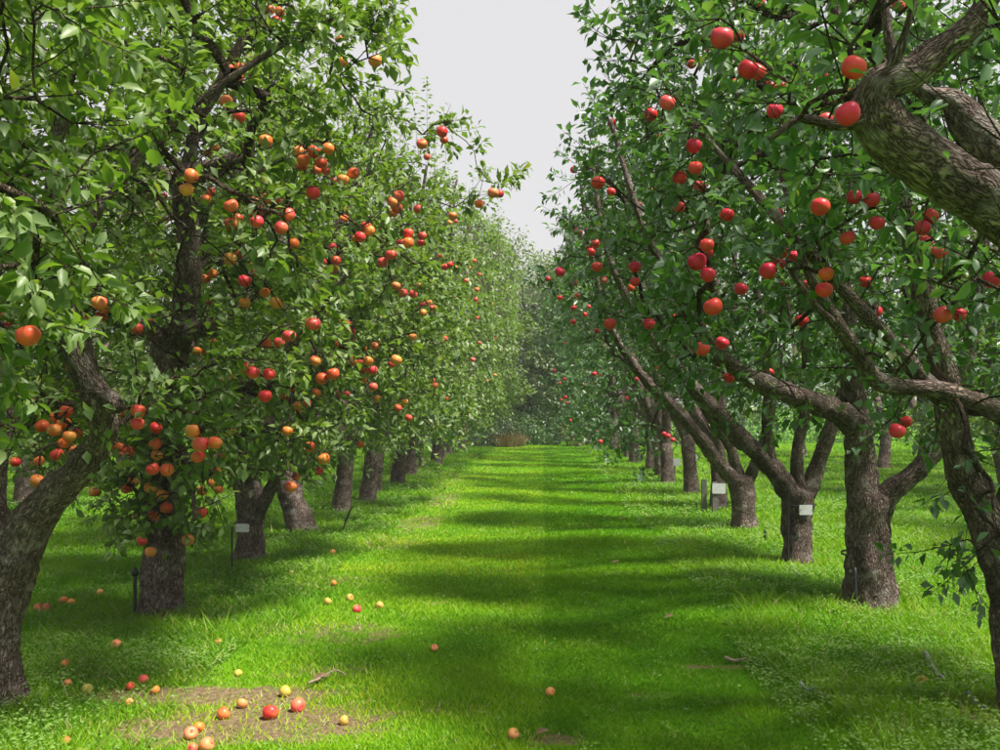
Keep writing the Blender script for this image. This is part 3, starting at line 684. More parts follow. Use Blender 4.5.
    C = Pp+D*(L*0.5)[:, None]
    keep &= (np.linalg.norm(C[:, :2], axis=1) > 1.15)
    if cull:
        rel = C-CAMP; dist = np.linalg.norm(rel, axis=1)
        pick = g.random(n)
        for (q, r, reach, share), qr in zip(EXPOSE, EXP_P):
            D0 = np.linalg.norm(qr); ud = qr/D0
            al = rel@ud
            m = (al < D0+r) & (al > D0-reach)
            if not m.any(): continue
            ii = np.nonzero(m)[0]
            off = np.linalg.norm(rel[ii]-al[ii, None]*ud, axis=1)
            bad = (off < r*(al[ii]/D0)+0.018) & (pick[ii] < share)
            keep[ii[bad]] = False
    if len(apples):
        sdv = np.array(sd)
        for q, r in apples:                                # leaves on the sun side thinned so that light falls on the fruit
            rl = C-q; al = rl@sdv; off = np.linalg.norm(rl-al[:, None]*sdv, axis=1)
            keep &= ~((al > 0) & (al < 0.7) & (off < r*1.1) & (g.random(n) < 0.75))
    Pp, D, up, L, W, tint, C = [a[keep] for a in (Pp, D, up, L, W, tint, C)]
    dist = np.linalg.norm(C-CAMP, axis=1); full = dist < 4.0 if cull else np.zeros(len(Pp), bool)
    single = np.zeros(len(Pp), bool)
    if key in ('T0', 'T1', 'R0', 'R1'):
        px = 544+F*C[:, 0]/np.maximum(C[:, 1], .1); py = 405-F*(C[:, 2]-CAM_H)/np.maximum(C[:, 1], .1)
        vis = (C[:, 1] > 1) & (px > 5) & (px < 995) & (py > 5) & (py < 745)
        score = np.where(vis, L/dist, 0); top = np.argsort(-score)[:75]; single[top] = score[top] > 0
    for i in np.nonzero(single)[0]:
        LEAF_PARTS.append((root, base, Pp[i], D[i], up[i], L[i], W[i], tint[i], leaf_m))
    k = ~single
    me = leaves_mesh('crown', Pp[k]-base, D[k], up[k], L[k], W[k], tint[k], leaf_m, full[k])
    tag(link('crown', me, root), kind='stuff')
    return root, len(Pp)

# ------------------------------------------------------------------ apple mesh
def apple_mesh(seed):
    g = np.random.default_rng(seed); seg, rows = 14, 10
    V = []; r0 = 1.0
    prof = []
    for i in range(rows+1):
        t = i/rows; a = math.pi*t
        r = math.sin(a)**0.86*(1.02+0.10*math.cos(a)); z = 0.96*math.cos(a)
        z -= 0.34*math.exp(-(r/0.30)**2) if t < .5 else -0.22*math.exp(-(r/0.26)**2)
        prof.append((r, z))
    for r, z in prof:
        for j in range(seg):
            a = 2*math.pi*j/seg; k = 1+0.03*math.cos(5*a)*(0.4-0.6*z)+0.035*math.cos(a+seed)
            V.append((r*k*math.cos(a), r*k*math.sin(a), z*(1+0.03*math.cos(a*1+seed*2))))
    V = np.array(V); idx = np.arange((rows+1)*seg).reshape(rows+1, seg); nx = np.roll(idx, -1, 1)
    f = np.stack([idx[1:], nx[1:], nx[:-1], idx[:-1]], -1).reshape(-1, 4)
    sv, sf, st = tube([(0, 0, 0.45), (0.03, 0.02, 0.85), (0.10+0.1*g.random(), 0.05, 1.28)], [0.05, 0.045, 0.07], 5)
    V2 = np.concatenate([V, sv])*0.0375
    me = mesh_np('apple', V2, [f, sf+len(V), st+len(V)], [M_APPLE, M_STALK], True, mat_idx=[0]*len(f)+[1]*(len(sf)+len(st)))
    return me
APPLE_ME = [apple_mesh(s) for s in range(5)]

RED = [(0.72, 0.028, 0.045), (0.78, 0.045, 0.07), (0.66, 0.025, 0.03), (0.80, 0.08, 0.09)]
ORANGE = [(0.82, 0.16, 0.03), (0.78, 0.10, 0.04), (0.84, 0.25, 0.06), (0.76, 0.07, 0.05)]
CRIMSON = [(0.64, 0.016, 0.065), (0.70, 0.025, 0.07), (0.62, 0.016, 0.035), (0.74, 0.05, 0.045)]
YELLOW = [(0.54, 0.42, 0.07), (0.48, 0.42, 0.08), (0.58, 0.36, 0.08)]
def put_apple(q, r, col, parent=None, base=(0, 0, 0), tilt=None, name='apple', blush=0.6):
    o = bpy.data.objects.new(name, random.choice(APPLE_ME)); COL.objects.link(o)
    o.location = [q[i]-base[i] for i in range(3)]; s = r/0.0375; o.scale = (s, s, s*random.uniform(0.9, 1.0))
    o.rotation_euler = tilt or (random.uniform(-.5, .5), random.uniform(-.5, .5), random.uniform(0, 6.28))
    o.color = (*col, blush)
    if parent: o.parent = parent
    return o

TREE_LABEL = {
 'T0': 'nearest apple tree of the left row, only leafy boughs showing at the left edge',
 'T1': 'apple tree at the left edge with a pale trunk leaning right and forking low',
 'T2': 'apple tree with a straight thick trunk half hidden by low clusters of orange apples',
 'T3': 'apple tree on the left whose dark trunk carries a small white plate',
 'T4': 'apple tree on the left with a short trunk slanting to the left as it rises',
 'R0': 'nearest apple tree on the right, its thick scarred limb crossing the top right corner',
 'R1': 'apple tree at the right edge with a dark trunk cut off by the frame',
 'R2': 'apple tree on the right with a broad rough trunk and a side limb',
 'R3': 'apple tree on the right whose trunk has a white band below four spreading limbs',
 'R4': 'apple tree on the right with a pale forked trunk left of the white banded one',
}
TREE_ROOT = {}
KS = {'T0': 330, 'T1': 430, 'T2': 450, 'T3': 360, 'T4': 320, 'R0': 215, 'R1': 350, 'R2': 330, 'R3': 280, 'R4': 250}
EXTRA = {
 'T1': [P(150+30*i, 20+12*(i % 3), 4.4) for i in range(8)]+[P(368, 58, 4.4), P(372, 35, 4.5), P(345, 30, 4.4), P(340, 75, 4.4), P(330, 5, 4.4)],
 'R1': [P(965, 565, 4.4), P(950, 545, 4.35), P(975, 590, 4.4), P(985, 520, 4.35), P(970, 500, 4.35), P(990, 480, 4.3), P(985, 545, 4.3), P(998, 575, 4.3), P(992, 505, 4.25), P(978, 470, 4.25), P(960, 485, 4.25), P(1000, 535, 4.3), P(995, 450, 4.25), P(965, 450, 4.2), P(612, 40, 5.0), P(605, 25, 5.1), P(630, 60, 4.9), P(640, 30, 4.9), P(625, 95, 4.9), P(650, 70, 4.8)],
 'R2': [P(600, 110, 6.6), P(590, 150, 6.8), P(620, 130, 6.5), P(590, 200, 7.0), P(610, 230, 6.8)],
 'R3': [P(575, 180, 8.6), P(570, 220, 8.6), P(585, 250, 8.4), P(590, 300, 8.6)],
 'T2': [P(160+14*i, 470+(i*23 % 60), 6.2) for i in range(-3, 5)]+[P(118+(i*37 % 100), 415+(i*23 % 122), 6.5+0.05*(i % 6)) for i in range(34)],
 'T3': [P(300, 430, 8.0), P(320, 450, 8.1), P(280, 440, 8.0), P(310, 475, 8.1), P(290, 460, 8.0), P(345, 420, 8.2), P(260, 450, 8.0), P(235, 455, 8.0)],
}
total = 0
for key in DIRECT:
    b, env = TREES[key]; g = np.random.default_rng(sum(map(ord, key))*7+3)
    side = 1 if key[0] == 'T' else -1
    raw = LIMBS.get(key)
    if raw:
        limbs = []
        for kind, pts in raw:
            if key == 'R0' and kind == 'trunk': limbs.append((kind, pts))
            else: limbs.append((kind, [(*P(*p[:3]), p[3]) for p in pts]))
    else:
        limbs = generic_limbs(b, env, g, side)
        if key == 'T3':
            limbs[0] = ('trunk', [(*P(250, 566, 9.17), .19), (*P(250, 556, 9.17), .16), (*P(251, 525, 9.17), .138), (*P(248, 490, 9.17), .142), (*P(238, 465, 9.17), .12)])
            limbs.append(('limb', [(*P(252, 520, 9.17), .10), (*P(265, 500, 9.1), .07), (*P(280, 470, 9.0), .055), (*P(310, 420, 8.8), .04), (*P(340, 340, 8.6), .02)]))
        if key == 'T4':
            limbs[0] = ('trunk', [(*P(304, 535, 11.34), .21), (*P(302, 526, 11.34), .175), (*P(294, 505, 11.3), .15), (*P(284, 480, 11.25), .15), (*P(275, 460, 11.2), .13)])
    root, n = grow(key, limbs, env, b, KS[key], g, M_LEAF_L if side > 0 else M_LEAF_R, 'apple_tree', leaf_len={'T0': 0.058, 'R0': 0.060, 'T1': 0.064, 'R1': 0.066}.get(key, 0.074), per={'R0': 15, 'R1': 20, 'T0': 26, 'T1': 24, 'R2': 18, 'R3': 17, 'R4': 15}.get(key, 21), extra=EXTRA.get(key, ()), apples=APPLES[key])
    total += n
    tag(root, TREE_LABEL[key], 'apple tree', 'apple trees of the left row' if side > 0 else 'apple trees of the right row')
    TREE_ROOT[key] = root
# the largest single leaves
def leaf_unit(tint, m):
    V, fs, nv = leaf_geometry(np.zeros((1, 3)), np.array([[1., 0, 0]]), np.array([[0., 0, 1]]), np.ones(1), np.ones(1), True)
    return mesh_np('leaf', V, fs, [m], True, {'tint': np.full(len(V), tint)})
LU = {(m.name, i): leaf_unit(0.1+0.16*i, m) for m in (M_LEAF_L, M_LEAF_R) for i in range(6)}
for root, base, p_, D, up, L, W, ti, m in LEAF_PARTS:
    x = D/np.linalg.norm(D); s = unit(np.cross(x, up)); z = np.cross(s, x)
    o = bpy.data.objects.new('leaf', LU[(m.name, int(np.clip(round((ti-0.1)/0.16), 0, 5)))]); COL.objects.link(o)
    M = Matrix.Identity(4)
    # unit leaf: along +X, width along cross(X, Z) = -Y
    for r_ in range(3):
        M[r_][0] = x[r_]*L; M[r_][1] = -s[r_]*W; M[r_][2] = z[r_]*L; M[r_][3] = p_[r_]-base[r_]
    o.parent = root; o.matrix_local = M

# ------------------------------------------------------------------ the farther trees of both rows: copies of four grown trees
def copy_tree(src, loc, rz, sc):
    c = src.copy(); COL.objects.link(c); c.location = loc; c.rotation_euler = (0, 0, rz); c.scale = sc
    for ch in list(src.children):
        k = ch.copy(); COL.objects.link(k); k.parent = c
    return c
PROTO = {'L': [], 'R': []}
for side, key in (('L', 'a'), ('L', 'b'), ('L', 'c'), ('R', 'a'), ('R', 'b')):
    g = np.random.default_rng(ord(side)*31+ord(key)); s = 1 if side == 'L' else -1
    env = Env((0.12 if side == 'L' else 0.22)*s, 0, 0.42 if side == 'L' else 0.25, 5.9, 1.75 if side == 'L' else 1.9, 1.4 if side == 'L' else 0.66)
    r, n = grow('proto', generic_limbs((0, 0), env, g, s), env, (0, 0), 270 if side == 'L' else 210, g, M_LEAF_L if side == 'L' else M_LEAF_R, 'apple_tree', leaf_len=0.105, per=10, cull=False, fine=False, sides=4)
    PROTO[side].append(r); total += n
used = set()
ORD = ['fifth', 'sixth', 'seventh', 'eighth', 'ninth', 'tenth', 'eleventh', 'twelfth', 'thirteenth', 'fourteenth', 'fifteenth']
def place_tree(side, i, loc, rz, sc, label, group):
    src = PROTO[side][i % len(PROTO[side])]
    if src.name not in used:
        used.add(src.name); o = src; o.location = loc; o.rotation_euler = (0, 0, rz); o.scale = sc
    else: o = copy_tree(src, loc, rz, sc)
    tag(o, label, 'apple tree', group); return o
LAST = {'L': len(FAR_L)-1, 'R': len(FAR_R)-1}
for key, (b, z1, side) in FAR.items():
    i = int(key[1:])-5
    lab = '%s apple tree from the camera in the %s row along the lane' % (ORD[i], 'left' if side == 'L' else 'right')
    if i == LAST[side]: lab = 'last apple tree at the far end of the %s row along the lane' % ('left' if side == 'L' else 'right')
    k = z1/5.9
    o = place_tree(side, i, (b[0], b[1], 0), random.uniform(-.5, .5), (1.0+0.022*max(0, b[1]-15), 1.0+0.012*max(0, b[1]-15), k), lab, 'apple trees of the %s row' % ('left' if side == 'L' else 'right'))
    TREE_ROOT[key] = o
    o['zs'] = 1
    del o['zs']

# ------------------------------------------------------------------ neighbouring rows seen between the trunks
NTH = ['first', 'second', 'third', 'fourth']+ORD
for side, xs, ys, which in (('L', -8.2, [7.0, 9.2, 11.6, 14.2, 16.8, 19.5, 22.3, 25.2, 28.4], 'next row'), ('R', 8.4, [7.4, 9.4, 11.6, 14.2, 16.8, 19.5, 22.3, 25.2, 28.4], 'next row'),
                            ('L', -13.2, [12.5, 15.5, 18.5, 21.5, 24.5, 28], 'outermost row'), ('R', 13.4, [12.5, 15.5, 18.5, 21.5, 24.5, 28], 'outermost row')):
    sn = 'left' if side == 'L' else 'right'
    for i, y in enumerate(ys):
        place_tree('L', i+1, (xs+0.3*math.sin(i*2.1), y, -0.02), random.uniform(0, 6.28), (1.2, 1.2, 1.0),
                   '%s apple tree from the camera in the %s beyond the %s row' % (NTH[i], which, sn), 'apple trees of the %s on the %s' % (which, sn))

for key, L in APPLES.items():
    root = TREE_ROOT[key]
    for q, r in L:
        if q[0] < 0:
            pal = ORANGE if random.random() < (0.75 if q[1] < 8.5 and q[0] < -1.6 else 0.48) else RED
        else: pal = CRIMSON if random.random() < 0.7 else (RED if random.random() < .75 else ORANGE)
        if q[0] > 0 and q[1] < 3.6 and pal is ORANGE: pal = RED
        c = random.choice(pal); bl = random.uniform(0.40, 0.85) if q[0] < 0 else random.uniform(0.86, 1.0)
        if q[1] < 3.6 and q[0] < 0: c = (0.78, 0.07, 0.04); bl = 0.85
        if key in FAR:
            o = put_apple(q, r, c, blush=bl); m0 = Matrix.LocRotScale(o.location, o.rotation_euler, o.scale)
            o.parent = root; o.matrix_basis = Matrix.LocRotScale(root.location, root.rotation_euler, root.scale).inverted() @ m0
        else: put_apple(q, r, c, root, (root.location.x, root.location.y, 0), blush=bl)

# ------------------------------------------------------------------ trees and shrubs closing the lane
def far_crown(name, part, env, base, n_cl, per, leaf, m, g, trunk_r, label, cat, group=None, trunk_h=None, limbs=True):
    root = empty(name, (base[0], base[1], 0)); b = np.array((base[0], base[1], 0.0))
    cs = env.sample(n_cl, g); tl = []
    if trunk_r:
        th = trunk_h or env.z0+0.6*(env.z1-env.z0)
        q, r = resample([(base[0], base[1], -.05), (base[0]+.1, base[1], th*.35), (base[0]+.05, base[1], th*.7), (base[0]+.2, base[1], th)], [trunk_r*1.3, trunk_r, trunk_r*.75, trunk_r*.3], 0.25)
        V, f, t = tube(q-b, r, 9, 0.05); link('trunk', mesh_np('trunk', V, [f, t], [M_TWIG]), root)
        tb = []
        for c in cs[::3]:
            z = min(th*.95, max(th*.25, c[2]-0.9)); s = np.array((base[0]+.08, base[1], z))
            tb.append(tube(np.array([s, s*.5+c*.5+np.array((0, 0, .12)), c])-b, [trunk_r*.3, trunk_r*.18, 0.008], 4, cap=False))
        V, f, t = join_tubes(tb); tag(link('branches', mesh_np('branches', V, [f], [M_TWIG]), root), kind='stuff')
    k = len(cs)*per; si = np.repeat(np.arange(len(cs)), per)
    dirs = unit(g.normal(size=(k, 3))); rr = (0.42*g.random(k)**0.5)*(env.rx/2.2)**0.4
    Pp = cs[si]+dirs*rr[:, None]; D = unit(dirs+g.normal(size=(k, 3))*0.6+np.array((0, 0, -.25)))
    up = unit(np.array((0, 0, .8))+g.normal(size=(k, 3))*0.5)
    L = leaf*(0.6+0.7*g.random(k)); W = L*0.55
    ok = Pp[:, 2] > 0.03; Pp, D, up, L, W = [a[ok] for a in (Pp, D, up, L, W)]
    tint = np.clip(0.45+0.2*g.normal(size=k)+np.repeat(g.normal(size=len(cs))*.16, per), 0, 1)[ok]
    tag(link(part, leaves_mesh(part, Pp-b, D, up, L, W, tint, m), root), kind='stuff')
    tag(root, label, cat, group); return root
g = np.random.default_rng(99)
BGT = [
 # px, depth, z0, z1, rx, material, label
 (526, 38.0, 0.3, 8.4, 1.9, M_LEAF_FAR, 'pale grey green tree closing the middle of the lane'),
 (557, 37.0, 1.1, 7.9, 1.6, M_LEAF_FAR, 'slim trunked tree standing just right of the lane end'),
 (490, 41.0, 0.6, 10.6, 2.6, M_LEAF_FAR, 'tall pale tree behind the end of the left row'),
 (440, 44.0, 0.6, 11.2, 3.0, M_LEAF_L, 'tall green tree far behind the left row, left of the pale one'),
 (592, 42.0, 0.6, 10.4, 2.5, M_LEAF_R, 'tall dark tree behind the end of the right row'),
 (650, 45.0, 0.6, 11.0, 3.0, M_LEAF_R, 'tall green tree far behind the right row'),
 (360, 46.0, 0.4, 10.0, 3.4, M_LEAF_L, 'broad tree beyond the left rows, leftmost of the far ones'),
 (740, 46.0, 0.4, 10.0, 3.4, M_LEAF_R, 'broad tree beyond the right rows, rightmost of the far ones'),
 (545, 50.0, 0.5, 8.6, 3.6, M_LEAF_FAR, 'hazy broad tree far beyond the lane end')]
for px, d, z0, z1, rx, m, lab in BGT:
    x = (px-544)/F*d; env = Env(x, d, z0, z1, rx, rx)
    far_crown('background_tree', 'crown', env, (x, d), 330, 26, 0.16, m, g, 0.11 if rx < 2 else 0.2, lab, 'tree', 'trees beyond the end of the lane')
SHR = [
 (470, 34.6, 1.9, 1.1, M_LEAF_DK, 'dark green shrub at the far end of the left row'),
 (497, 35.2, 1.5, 0.8, M_LEAF_DK, 'small dark shrub beside the dry golden clump at the lane end'),
 (536, 36.0, 1.6, 0.9, M_LEAF_R, 'dark hedge shrub in the middle of the lane end'),
 (583, 35.4, 1.5, 0.8, M_OLIVE, 'olive brown shrub right of the slim trunk at the lane end'),
 (606, 35.8, 2.2, 1.1, M_LEAF_DK, 'dark shrub at the far end of the right row'),
 (420, 36.0, 2.2, 1.5, M_LEAF_DK, 'dark shrub beyond the left row, seen between trunks'),
 (655, 36.5, 2.2, 1.5, M_LEAF_DK, 'dark shrub beyond the right row, seen between trunks'),
 (720, 37.0, 2.4, 1.8, M_LEAF_R, 'green bush far behind the pale forked trunk on the right'),
 (350, 37.0, 2.4, 1.8, M_LEAF_L, 'green bush far behind the fourth trunk on the left'),
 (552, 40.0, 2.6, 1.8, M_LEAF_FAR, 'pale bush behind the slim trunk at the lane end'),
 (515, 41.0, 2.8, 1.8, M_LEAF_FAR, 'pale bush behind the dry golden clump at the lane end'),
 (585, 41.0, 3.0, 2.0, M_LEAF_R, 'green bush behind the olive brown shrub at the lane end'),
 (460, 41.0, 3.0, 2.4, M_LEAF_L, 'green bush behind the dark shrub at the end of the left row'),
 (270, 40.0, 3.4, 3.2, M_LEAF_L, 'wide green bush far off behind the plated left trunk'),
 (160, 40.0, 3.4, 3.2, M_LEAF_L, 'wide green bush far off behind the thick left trunk'),
 (40, 40.0, 3.4, 3.2, M_LEAF_L, 'wide green bush far off behind the leaning left trunk'),
 (800, 40.0, 3.4, 3.2, M_LEAF_R, 'wide green bush far off behind the white banded trunk'),
 (900, 40.0, 3.4, 3.2, M_LEAF_R, 'wide green bush far off behind the broad rough trunk'),
 (985, 40.0, 3.4, 3.0, M_LEAF_R, 'wide green bush far off behind the right edge trunk')]
for px, d, h, rx, m, lab in SHR:
    x = (px-544)/F*d; env = Env(x, d, -0.3, h, rx, rx*.9)
    far_crown('shrub', 'foliage', env, (x, d), int(90+60*max(0, rx-1.2)), 24, (0.15 if m == M_GOLD else 0.11)+0.02*max(0, rx-1.2), m, g, 0, lab, 'shrub', 'shrubs at the end of the lane')

def dry_clump(px, d, lab):
    x0 = (px-544)/F*d; N = 700; g = np.random.default_rng(5)
    a = g.random(N)*6.283; rr = g.random(N)**0.5
    x = np.cos(a)*rr*0.55; y = np.sin(a)*rr*0.4; h = (0.45+0.4*g.random(N))*(1-0.45*rr)
    b = g.random(N)*3.14; S = np.stack([np.cos(b), np.sin(b), 0*b], -1)*0.011
    B = np.stack([x, y, -0.02+0*x], -1); T = np.stack([x*1.45+0.12*g.normal(size=N), y*1.4+0.1*g.normal(size=N), h], -1)
    Mi = B*0.5+T*0.5+np.array((0, 0, 0.06))
    V = np.stack([B-S, B+S, Mi+S*.8, Mi-S*.8, T], 1).reshape(-1, 3); o = np.arange(N)[:, None]*5
    me = mesh_np('dry_grass_clump', V, [o+np.array((0, 1, 2, 3)), o+np.array((3, 2, 4))], [M_GOLD], False, {'tint': np.repeat(np.clip(0.5+0.25*g.normal(size=N), 0, 1), 5)})
    tag(link('dry_grass_clump', me, None, (x0, d, 0)), lab, 'grass clump')
dry_clump(510, 34.8, 'dry golden clump of tall grass at the lane end')

# ------------------------------------------------------------------ windfall apples on the grass
WF = [
 (37, 607, 10, 'd', 'dull red apple on the grass, left of a touching pair near the leaning trunk'),
 (45, 607, 10, 'd', 'dull red apple on the grass, right of a touching pair near the leaning trunk'),
 (62, 600, 9, 'r', 'dark red apple in the grass between the two leftmost trunks'),
 (70, 601, 8, 'o', 'orange apple touching the dark red one between the two leftmost trunks'),
 (99, 591, 8, 'p', 'pale peach apple in the grass left of the black stake'),
 (115, 645, 11, 'p', 'pale orange apple lying alone below the black stake'),
 (64, 664, 10, 'o', 'brownish orange apple in the weeds right of the leaning trunk'),
 (66, 683, 8, 'p', 'small peach apple in the weeds right of the leaning trunk foot'),
 (85, 689, 11, 'y', 'yellow green apple in the weeds right of the leaning trunk foot'),
 (129, 687, 8, 'o', 'small orange brown apple left of the red one by the bare soil'),
 (128, 701, 8, 'p', 'small pale peach apple below the cluster by the bare soil'),
 (142, 681, 10, 'r', 'red apple topmost of the cluster at the left end of the bare soil'),
 (154, 690, 9, 'o', 'orange apple right of the red one at the left end of the bare soil'),
 (222, 713, 13, 'o', 'orange apple below the bare soil, left of two red ones'),
 (241, 703, 11, 'p', 'pink and yellow apple at the right end of the bare soil'),
 (189, 733, 14, 'p', 'pink apple in the heap at the bottom left'),
 (197, 727, 11, 'o', 'orange apple behind the pink one in the heap at the bottom left'),
 (205, 745, 15, 'p', 'peach apple cut by the bottom edge in the heap at the bottom left'),
 (191, 748, 11, 'r', 'red apple cut by the bottom edge in the heap at the bottom left'),
 (64, 735, 9, 'o', 'small orange apple in the weeds near the bottom left corner'),
 (78, 747, 10, 'y', 'yellowish apple at the bottom edge near the left corner'),
 (10, 748, 10, 'y', 'yellow green apple in the very bottom left corner'),
 (269, 713, 16, 'r', 'bright red apple, left one of two beside a yellow green apple'),
 (297, 706, 15, 'r', 'bright red apple, right one of two beside a yellow green apple'),
 (284, 692, 12, 'y', 'yellow green apple just behind two bright red ones'),
 (343, 721, 10, 'y', 'yellow and brown apple in the grass right of the two bright red ones'),
 (356, 612, 9, 'r', 'small red apple among yellow ones in the middle of the left verge'),
 (349, 598, 8, 'y', 'yellow apple just behind the small red one on the left verge'),
 (327, 602, 8, 'y', 'yellow apple left of the small red one on the left verge'),
 (379, 608, 8, 'y', 'pale yellow apple right of the small red one on the left verge'),
 (333, 585, 6, 'o', 'small amber apple farther back on the left verge'),
 (332, 556, 7, 'p', 'pale apple on the left verge level with the plated trunk'),
 (291, 575, 6, 'y', 'tiny yellow apple on the left verge in front of the slanting trunk'),
 (434, 652, 6, 'p', 'tiny pink apple out on the mown lane left of its middle'),
 (550, 690, 10, 'p', 'pale orange apple on the dark half of the mown lane'),
 (513, 740, 12, 'p', 'peach apple on the lane at the bottom edge'),
 (925, 685, 9, 'o', 'orange apple in the weeds near the right edge trunk'),
 (237, 675, 6, 'y', 'small yellow apple above the right end of the bare soil'),
 (160, 565, 5, 'd', 'dark red apple in the grass at the foot of the thick left trunk'),
 (218, 645, 6, 'o', 'small amber apple in the grass between the stake and the lane')]
WF = [a for a in WF if a[1:2] != (565,)]
COLS = {'r': RED, 'o': ORANGE, 'y': YELLOW, 'p': [(0.74, 0.25, 0.10), (0.72, 0.19, 0.11), (0.74, 0.30, 0.11)], 'd': [(0.36, 0.04, 0.03), (0.4, 0.06, 0.04)]}
for px, py, dp, c, lab in WF:
    d = CAM_H*F/max(py+dp*0.38-405, 20)
    r = min(max(dp*d/F, 0.048), 0.085)/2
    x = (px-544)/F*d
    d += 0.02
    z = float(gz(x, d))+r*0.74
    o = put_apple((x, d, z), r, random.choice(COLS[c]), tilt=(random.uniform(-1.3, 1.3), random.uniform(-1.3, 1.3), random.uniform(0, 6.28)), name='fallen_apple')
    tag(o, lab, 'apple', 'fallen apples on the grass')

# ------------------------------------------------------------------ name plates, stakes, posts, sticks
def box_mesh(name, sx, sy, sz, m, bevel=0.0):
    x, y, z = sx/2, sy/2, sz/2; b = min(bevel, x*.6, z*.6)
    prof = [(-x+b, -z), (x-b, -z), (x, -z+b), (x, z-b), (x-b, z), (-x+b, z), (-x, z-b), (-x, -z+b)]
    V = [(a, -y, c) for a, c in prof]+[(a, y, c) for a, c in prof]
    f = [[i, (i+1) % 8, 8+(i+1) % 8, 8+i] for i in range(8)]
    me = bpy.data.meshes.new(name); me.from_pydata(V, [], f+[list(range(7, -1, -1)), list(range(8, 16))]); me.materials.append(m); me.update()
    return me
def name_plate(c, wd, ht, trunk_r, lab, rz=0.0):
    root = empty('name_plate', c)
    root.rotation_euler = (0, 0, rz)
    link('plate', box_mesh('plate', wd, 0.006, ht, M_PLATE, 0.008), root, (0, -trunk_r-0.006, 0))
    a = np.linspace(0, 2*math.pi, 25)
    ring = np.stack([np.cos(a)*(trunk_r+0.001), np.sin(a)*(trunk_r+0.001), 0*a], -1)
    V = np.concatenate([ring+np.array((0, 0, -.008)), ring+np.array((0, 0, .008)), ring*1.02+np.array((0, 0, .008)), ring*1.02+np.array((0, 0, -.008))])
    i = np.arange(24); f = np.concatenate([np.stack([i+25*k, i+1+25*k, i+1+25*((k+1) % 4), i+25*((k+1) % 4)], -1) for k in range(4)])
    link('strap', mesh_np('strap', V, [f[:, ::-1]], [M_STRAP]), root, (0, 0, ht*0.5-0.012))
    for sx in (-1, 1):
        vv, ff, tt = tube([(0, 0.0, 0), (0, -0.006, 0)], [0.005, 0.004], 8)
        link('screw', mesh_np('screw', vv, [ff, tt], [M_STRAP]), root, (sx*wd*.42, -trunk_r-0.0085, 0))
    tag(root, lab, 'name plate', 'plates on the tree trunks'); return root
name_plate(P(249.5, 526, 9.17), 0.145, 0.082, 0.145, 'small white plate on the dark left trunk, third from the camera', -0.15)
name_plate(P(799.5, 508, 9.17), 0.135, 0.10, 0.160, 'white plate with dark strap round the banded trunk on the right', 0.1)
name_plate(P(856, 562, 7.2)+np.array((.10, 0.06, 0)), 0.10, 0.14, 0.19, 'dull bluish plate on the left side of the broad rough trunk', -0.7)

def stake(px, py_base, d, h, r, lab, lean=(0, 0), m=M_STAKE, headed=False):
    b = P(px, py_base, d); b[2] = float(gz(b[0], b[1]))
    root = empty('stake', b); lx, ly = lean
    q = np.array([(0, 0, -.06), (lx*.5, ly*.5, h*.5), (lx, ly, h)])
    V, f, t = tube(*resample(q, [r*.8, r, r], 0.05), 8, 0.03); link('shaft', mesh_np('shaft', V, [f, t], [m]), root)
    if headed:
        V, f, t = tube([(lx, ly, h-.01), (lx, ly, h+.02), (lx, ly, h+.05)], [r*1.7, r*1.9, r*1.2], 10); link('cap', mesh_np('cap', V, [f, t], [m]), root)
    tag(root, lab, 'stake', 'stakes beside the trunks'); return root
stake(135, 612, 6.95, 0.33, 0.013, 'short black capped stake left of the thick trunk', (0.0, 0.0), headed=True)
stake(232, 573, 8.6, 0.42, 0.009, 'thin dark stake left of the plated left trunk')
stake(341, 530, 11.3, 0.32, 0.012, 'dark stake leaning right beside the slanting left trunk', (0.14, 0.0))
stake(788, 567, 9.0, 0.85, 0.012, 'thin black stake against the left side of the white banded trunk', (0.02, 0.05))
stake(765, 541, 10.6, 0.14, 0.014, 'stubby dark peg in the grass between the forked and the banded trunk')
stake(856, 605, 7.0, 0.30, 0.012, 'dark stake at the left foot of the broad rough trunk', (0.01, 0.05))
def post(px, py, d, h, s, lab, board=False):
    b = P(px, py, d); b[2] = float(gz(b[0], b[1])); root = empty('post', b)
    link('shaft', box_mesh('shaft', s, s, h+.1, M_POSTG, s*.15), root, (0, 0, h/2-.05))
    if board: link('board', box_mesh('board', .20, .012, .15, M_PLATE, .012), root, (0.05, -s/2-.008, h-.09))
    tag(root, lab, 'post', 'posts in the right row'); return root
post(704, 502, 13.5, 0.50, 0.07, 'short grey post left of the pale forked trunk, left one of two')
post(715, 504, 13.4, 0.46, 0.08, 'short grey post with a white board left of the pale forked trunk', True)
post(690, 480, 18.4, 0.62, 0.09, 'grey post with white board behind the low orange apples on the right', True)
post(673, 478, 19.0, 0.50, 0.08, 'grey post with white board below the low orange apples on the right', True)

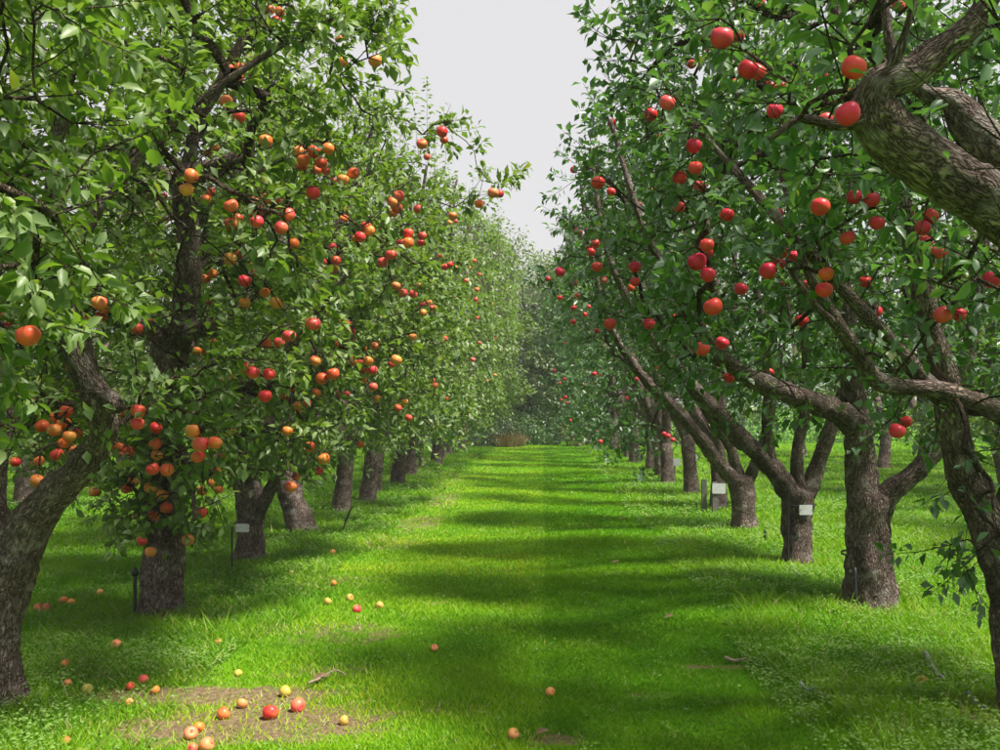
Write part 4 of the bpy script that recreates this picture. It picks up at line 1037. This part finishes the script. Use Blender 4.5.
def stick(pts, r, m, lab, name='fallen_stick'):
    q = np.array([(*P(px, py, d)[:2], 0) for px, py, d in pts]); q[:, 2] = [float(gz(a[0], a[1])) for a in q]
    q[:, 2] += np.array([0.012+0.035*abs(math.sin(i*1.7+r*100)) for i in range(len(q))])
    b = q[0].copy(); qq, rr = resample(q, np.linspace(r, r*.5, len(q)), 0.04)
    V, f, t = tube(qq-b, rr, 7, 0.10); o = link(name, mesh_np(name, V, [f, t], [m]), None, b); tag(o, lab, 'stick', 'sticks in the grass')
stick([(308, 688, 5.05), (322, 683, 5.15), (335, 678, 5.25), (346, 681, 5.2)], 0.008, M_STICK, 'pale bent dead twig behind the yellow green windfall apple')
stick([(925, 662, 5.6), (935, 678, 5.3), (944, 692, 5.05)], 0.016, M_STICKG, 'grey stick slanting through the weeds near the right edge')
stick([(968, 705, 4.8), (978, 712, 4.7), (986, 720, 4.6)], 0.014, M_STICKG, 'grey stick lying at the foot of the right edge trunk')
stick([(800, 686, 5.13), (808, 690, 5.06), (816, 691, 5.04)], 0.012, M_STICKG, 'short pale stick lying alone in the grass on the right')
stick([(790, 566, 8.95), (796, 574, 8.5), (801, 582, 8.15)], 0.012, M_STICKG, 'pale stick lying at the foot of the white banded trunk')
stick([(725, 660, 5.65), (735, 659, 5.67), (746, 661, 5.62)], 0.013, M_STICK, 'dark brown stick on the right edge of the mown lane')
def dead_leaf(px, py, s, lab):
    d = CAM_H*F/(py-405); x = (px-544)/F*d
    V, fs, nv = leaf_geometry(np.zeros((1, 3)), np.array([[0.9, -.1, 0.42]]), np.array([[-.3, -.35, .9]]), np.array([s]), np.array([s*.6]), True)
    o = link('dead_leaf', mesh_np('dead_leaf', V, fs, [M_DEAD]), None, (x, d, float(gz(x, d))+0.02)); tag(o, lab, 'leaf', 'dead leaves on the grass')
dead_leaf(312, 684, 0.10, 'curled brown leaf at the left end of the pale bent twig')
dead_leaf(612, 565, 0.075, 'brown leaf lying on the right half of the mown lane')
dead_leaf(664, 620, 0.07, 'brown leaf lying near the right edge of the mown lane')
dead_leaf(535, 742, 0.07, 'dark curled leaf beside the peach apple at the bottom edge')
dead_leaf(620, 520, 0.09, 'dark brown leaf farther up the right half of the lane')

# ------------------------------------------------------------------ air
def build_haze():
    x0, x1, y0, y1, z0, z1 = -60, 60, -8, 62, -1.2, 13.5
    V = [(x, y, z) for z in (z0, z1) for x, y in ((x0, y0), (x1, y0), (x1, y1), (x0, y1))]
    f = [(3, 2, 1, 0), (4, 5, 6, 7), (0, 1, 5, 4), (1, 2, 6, 5), (2, 3, 7, 6), (3, 0, 4, 7)]
    me = bpy.data.meshes.new('haze'); me.from_pydata(V, [], f)
    m = bpy.data.materials.new('haze_air'); m.use_nodes = True; n = m.node_tree.nodes; l = m.node_tree.links
    for x in list(n):
        if x.type != 'OUTPUT_MATERIAL': n.remove(x)
    out = [x for x in n if x.type == 'OUTPUT_MATERIAL'][0]
    v = n.new('ShaderNodeVolumePrincipled'); v.inputs['Color'].default_value = (0.93, 0.95, 0.97, 1); v.inputs['Density'].default_value = 0.0013
    l.new(v.outputs[0], out.inputs['Volume']); me.materials.append(m)
    tag(link('haze', me), 'thin pale haze softening the far end of the lane', 'haze', kind='stuff')
build_haze()
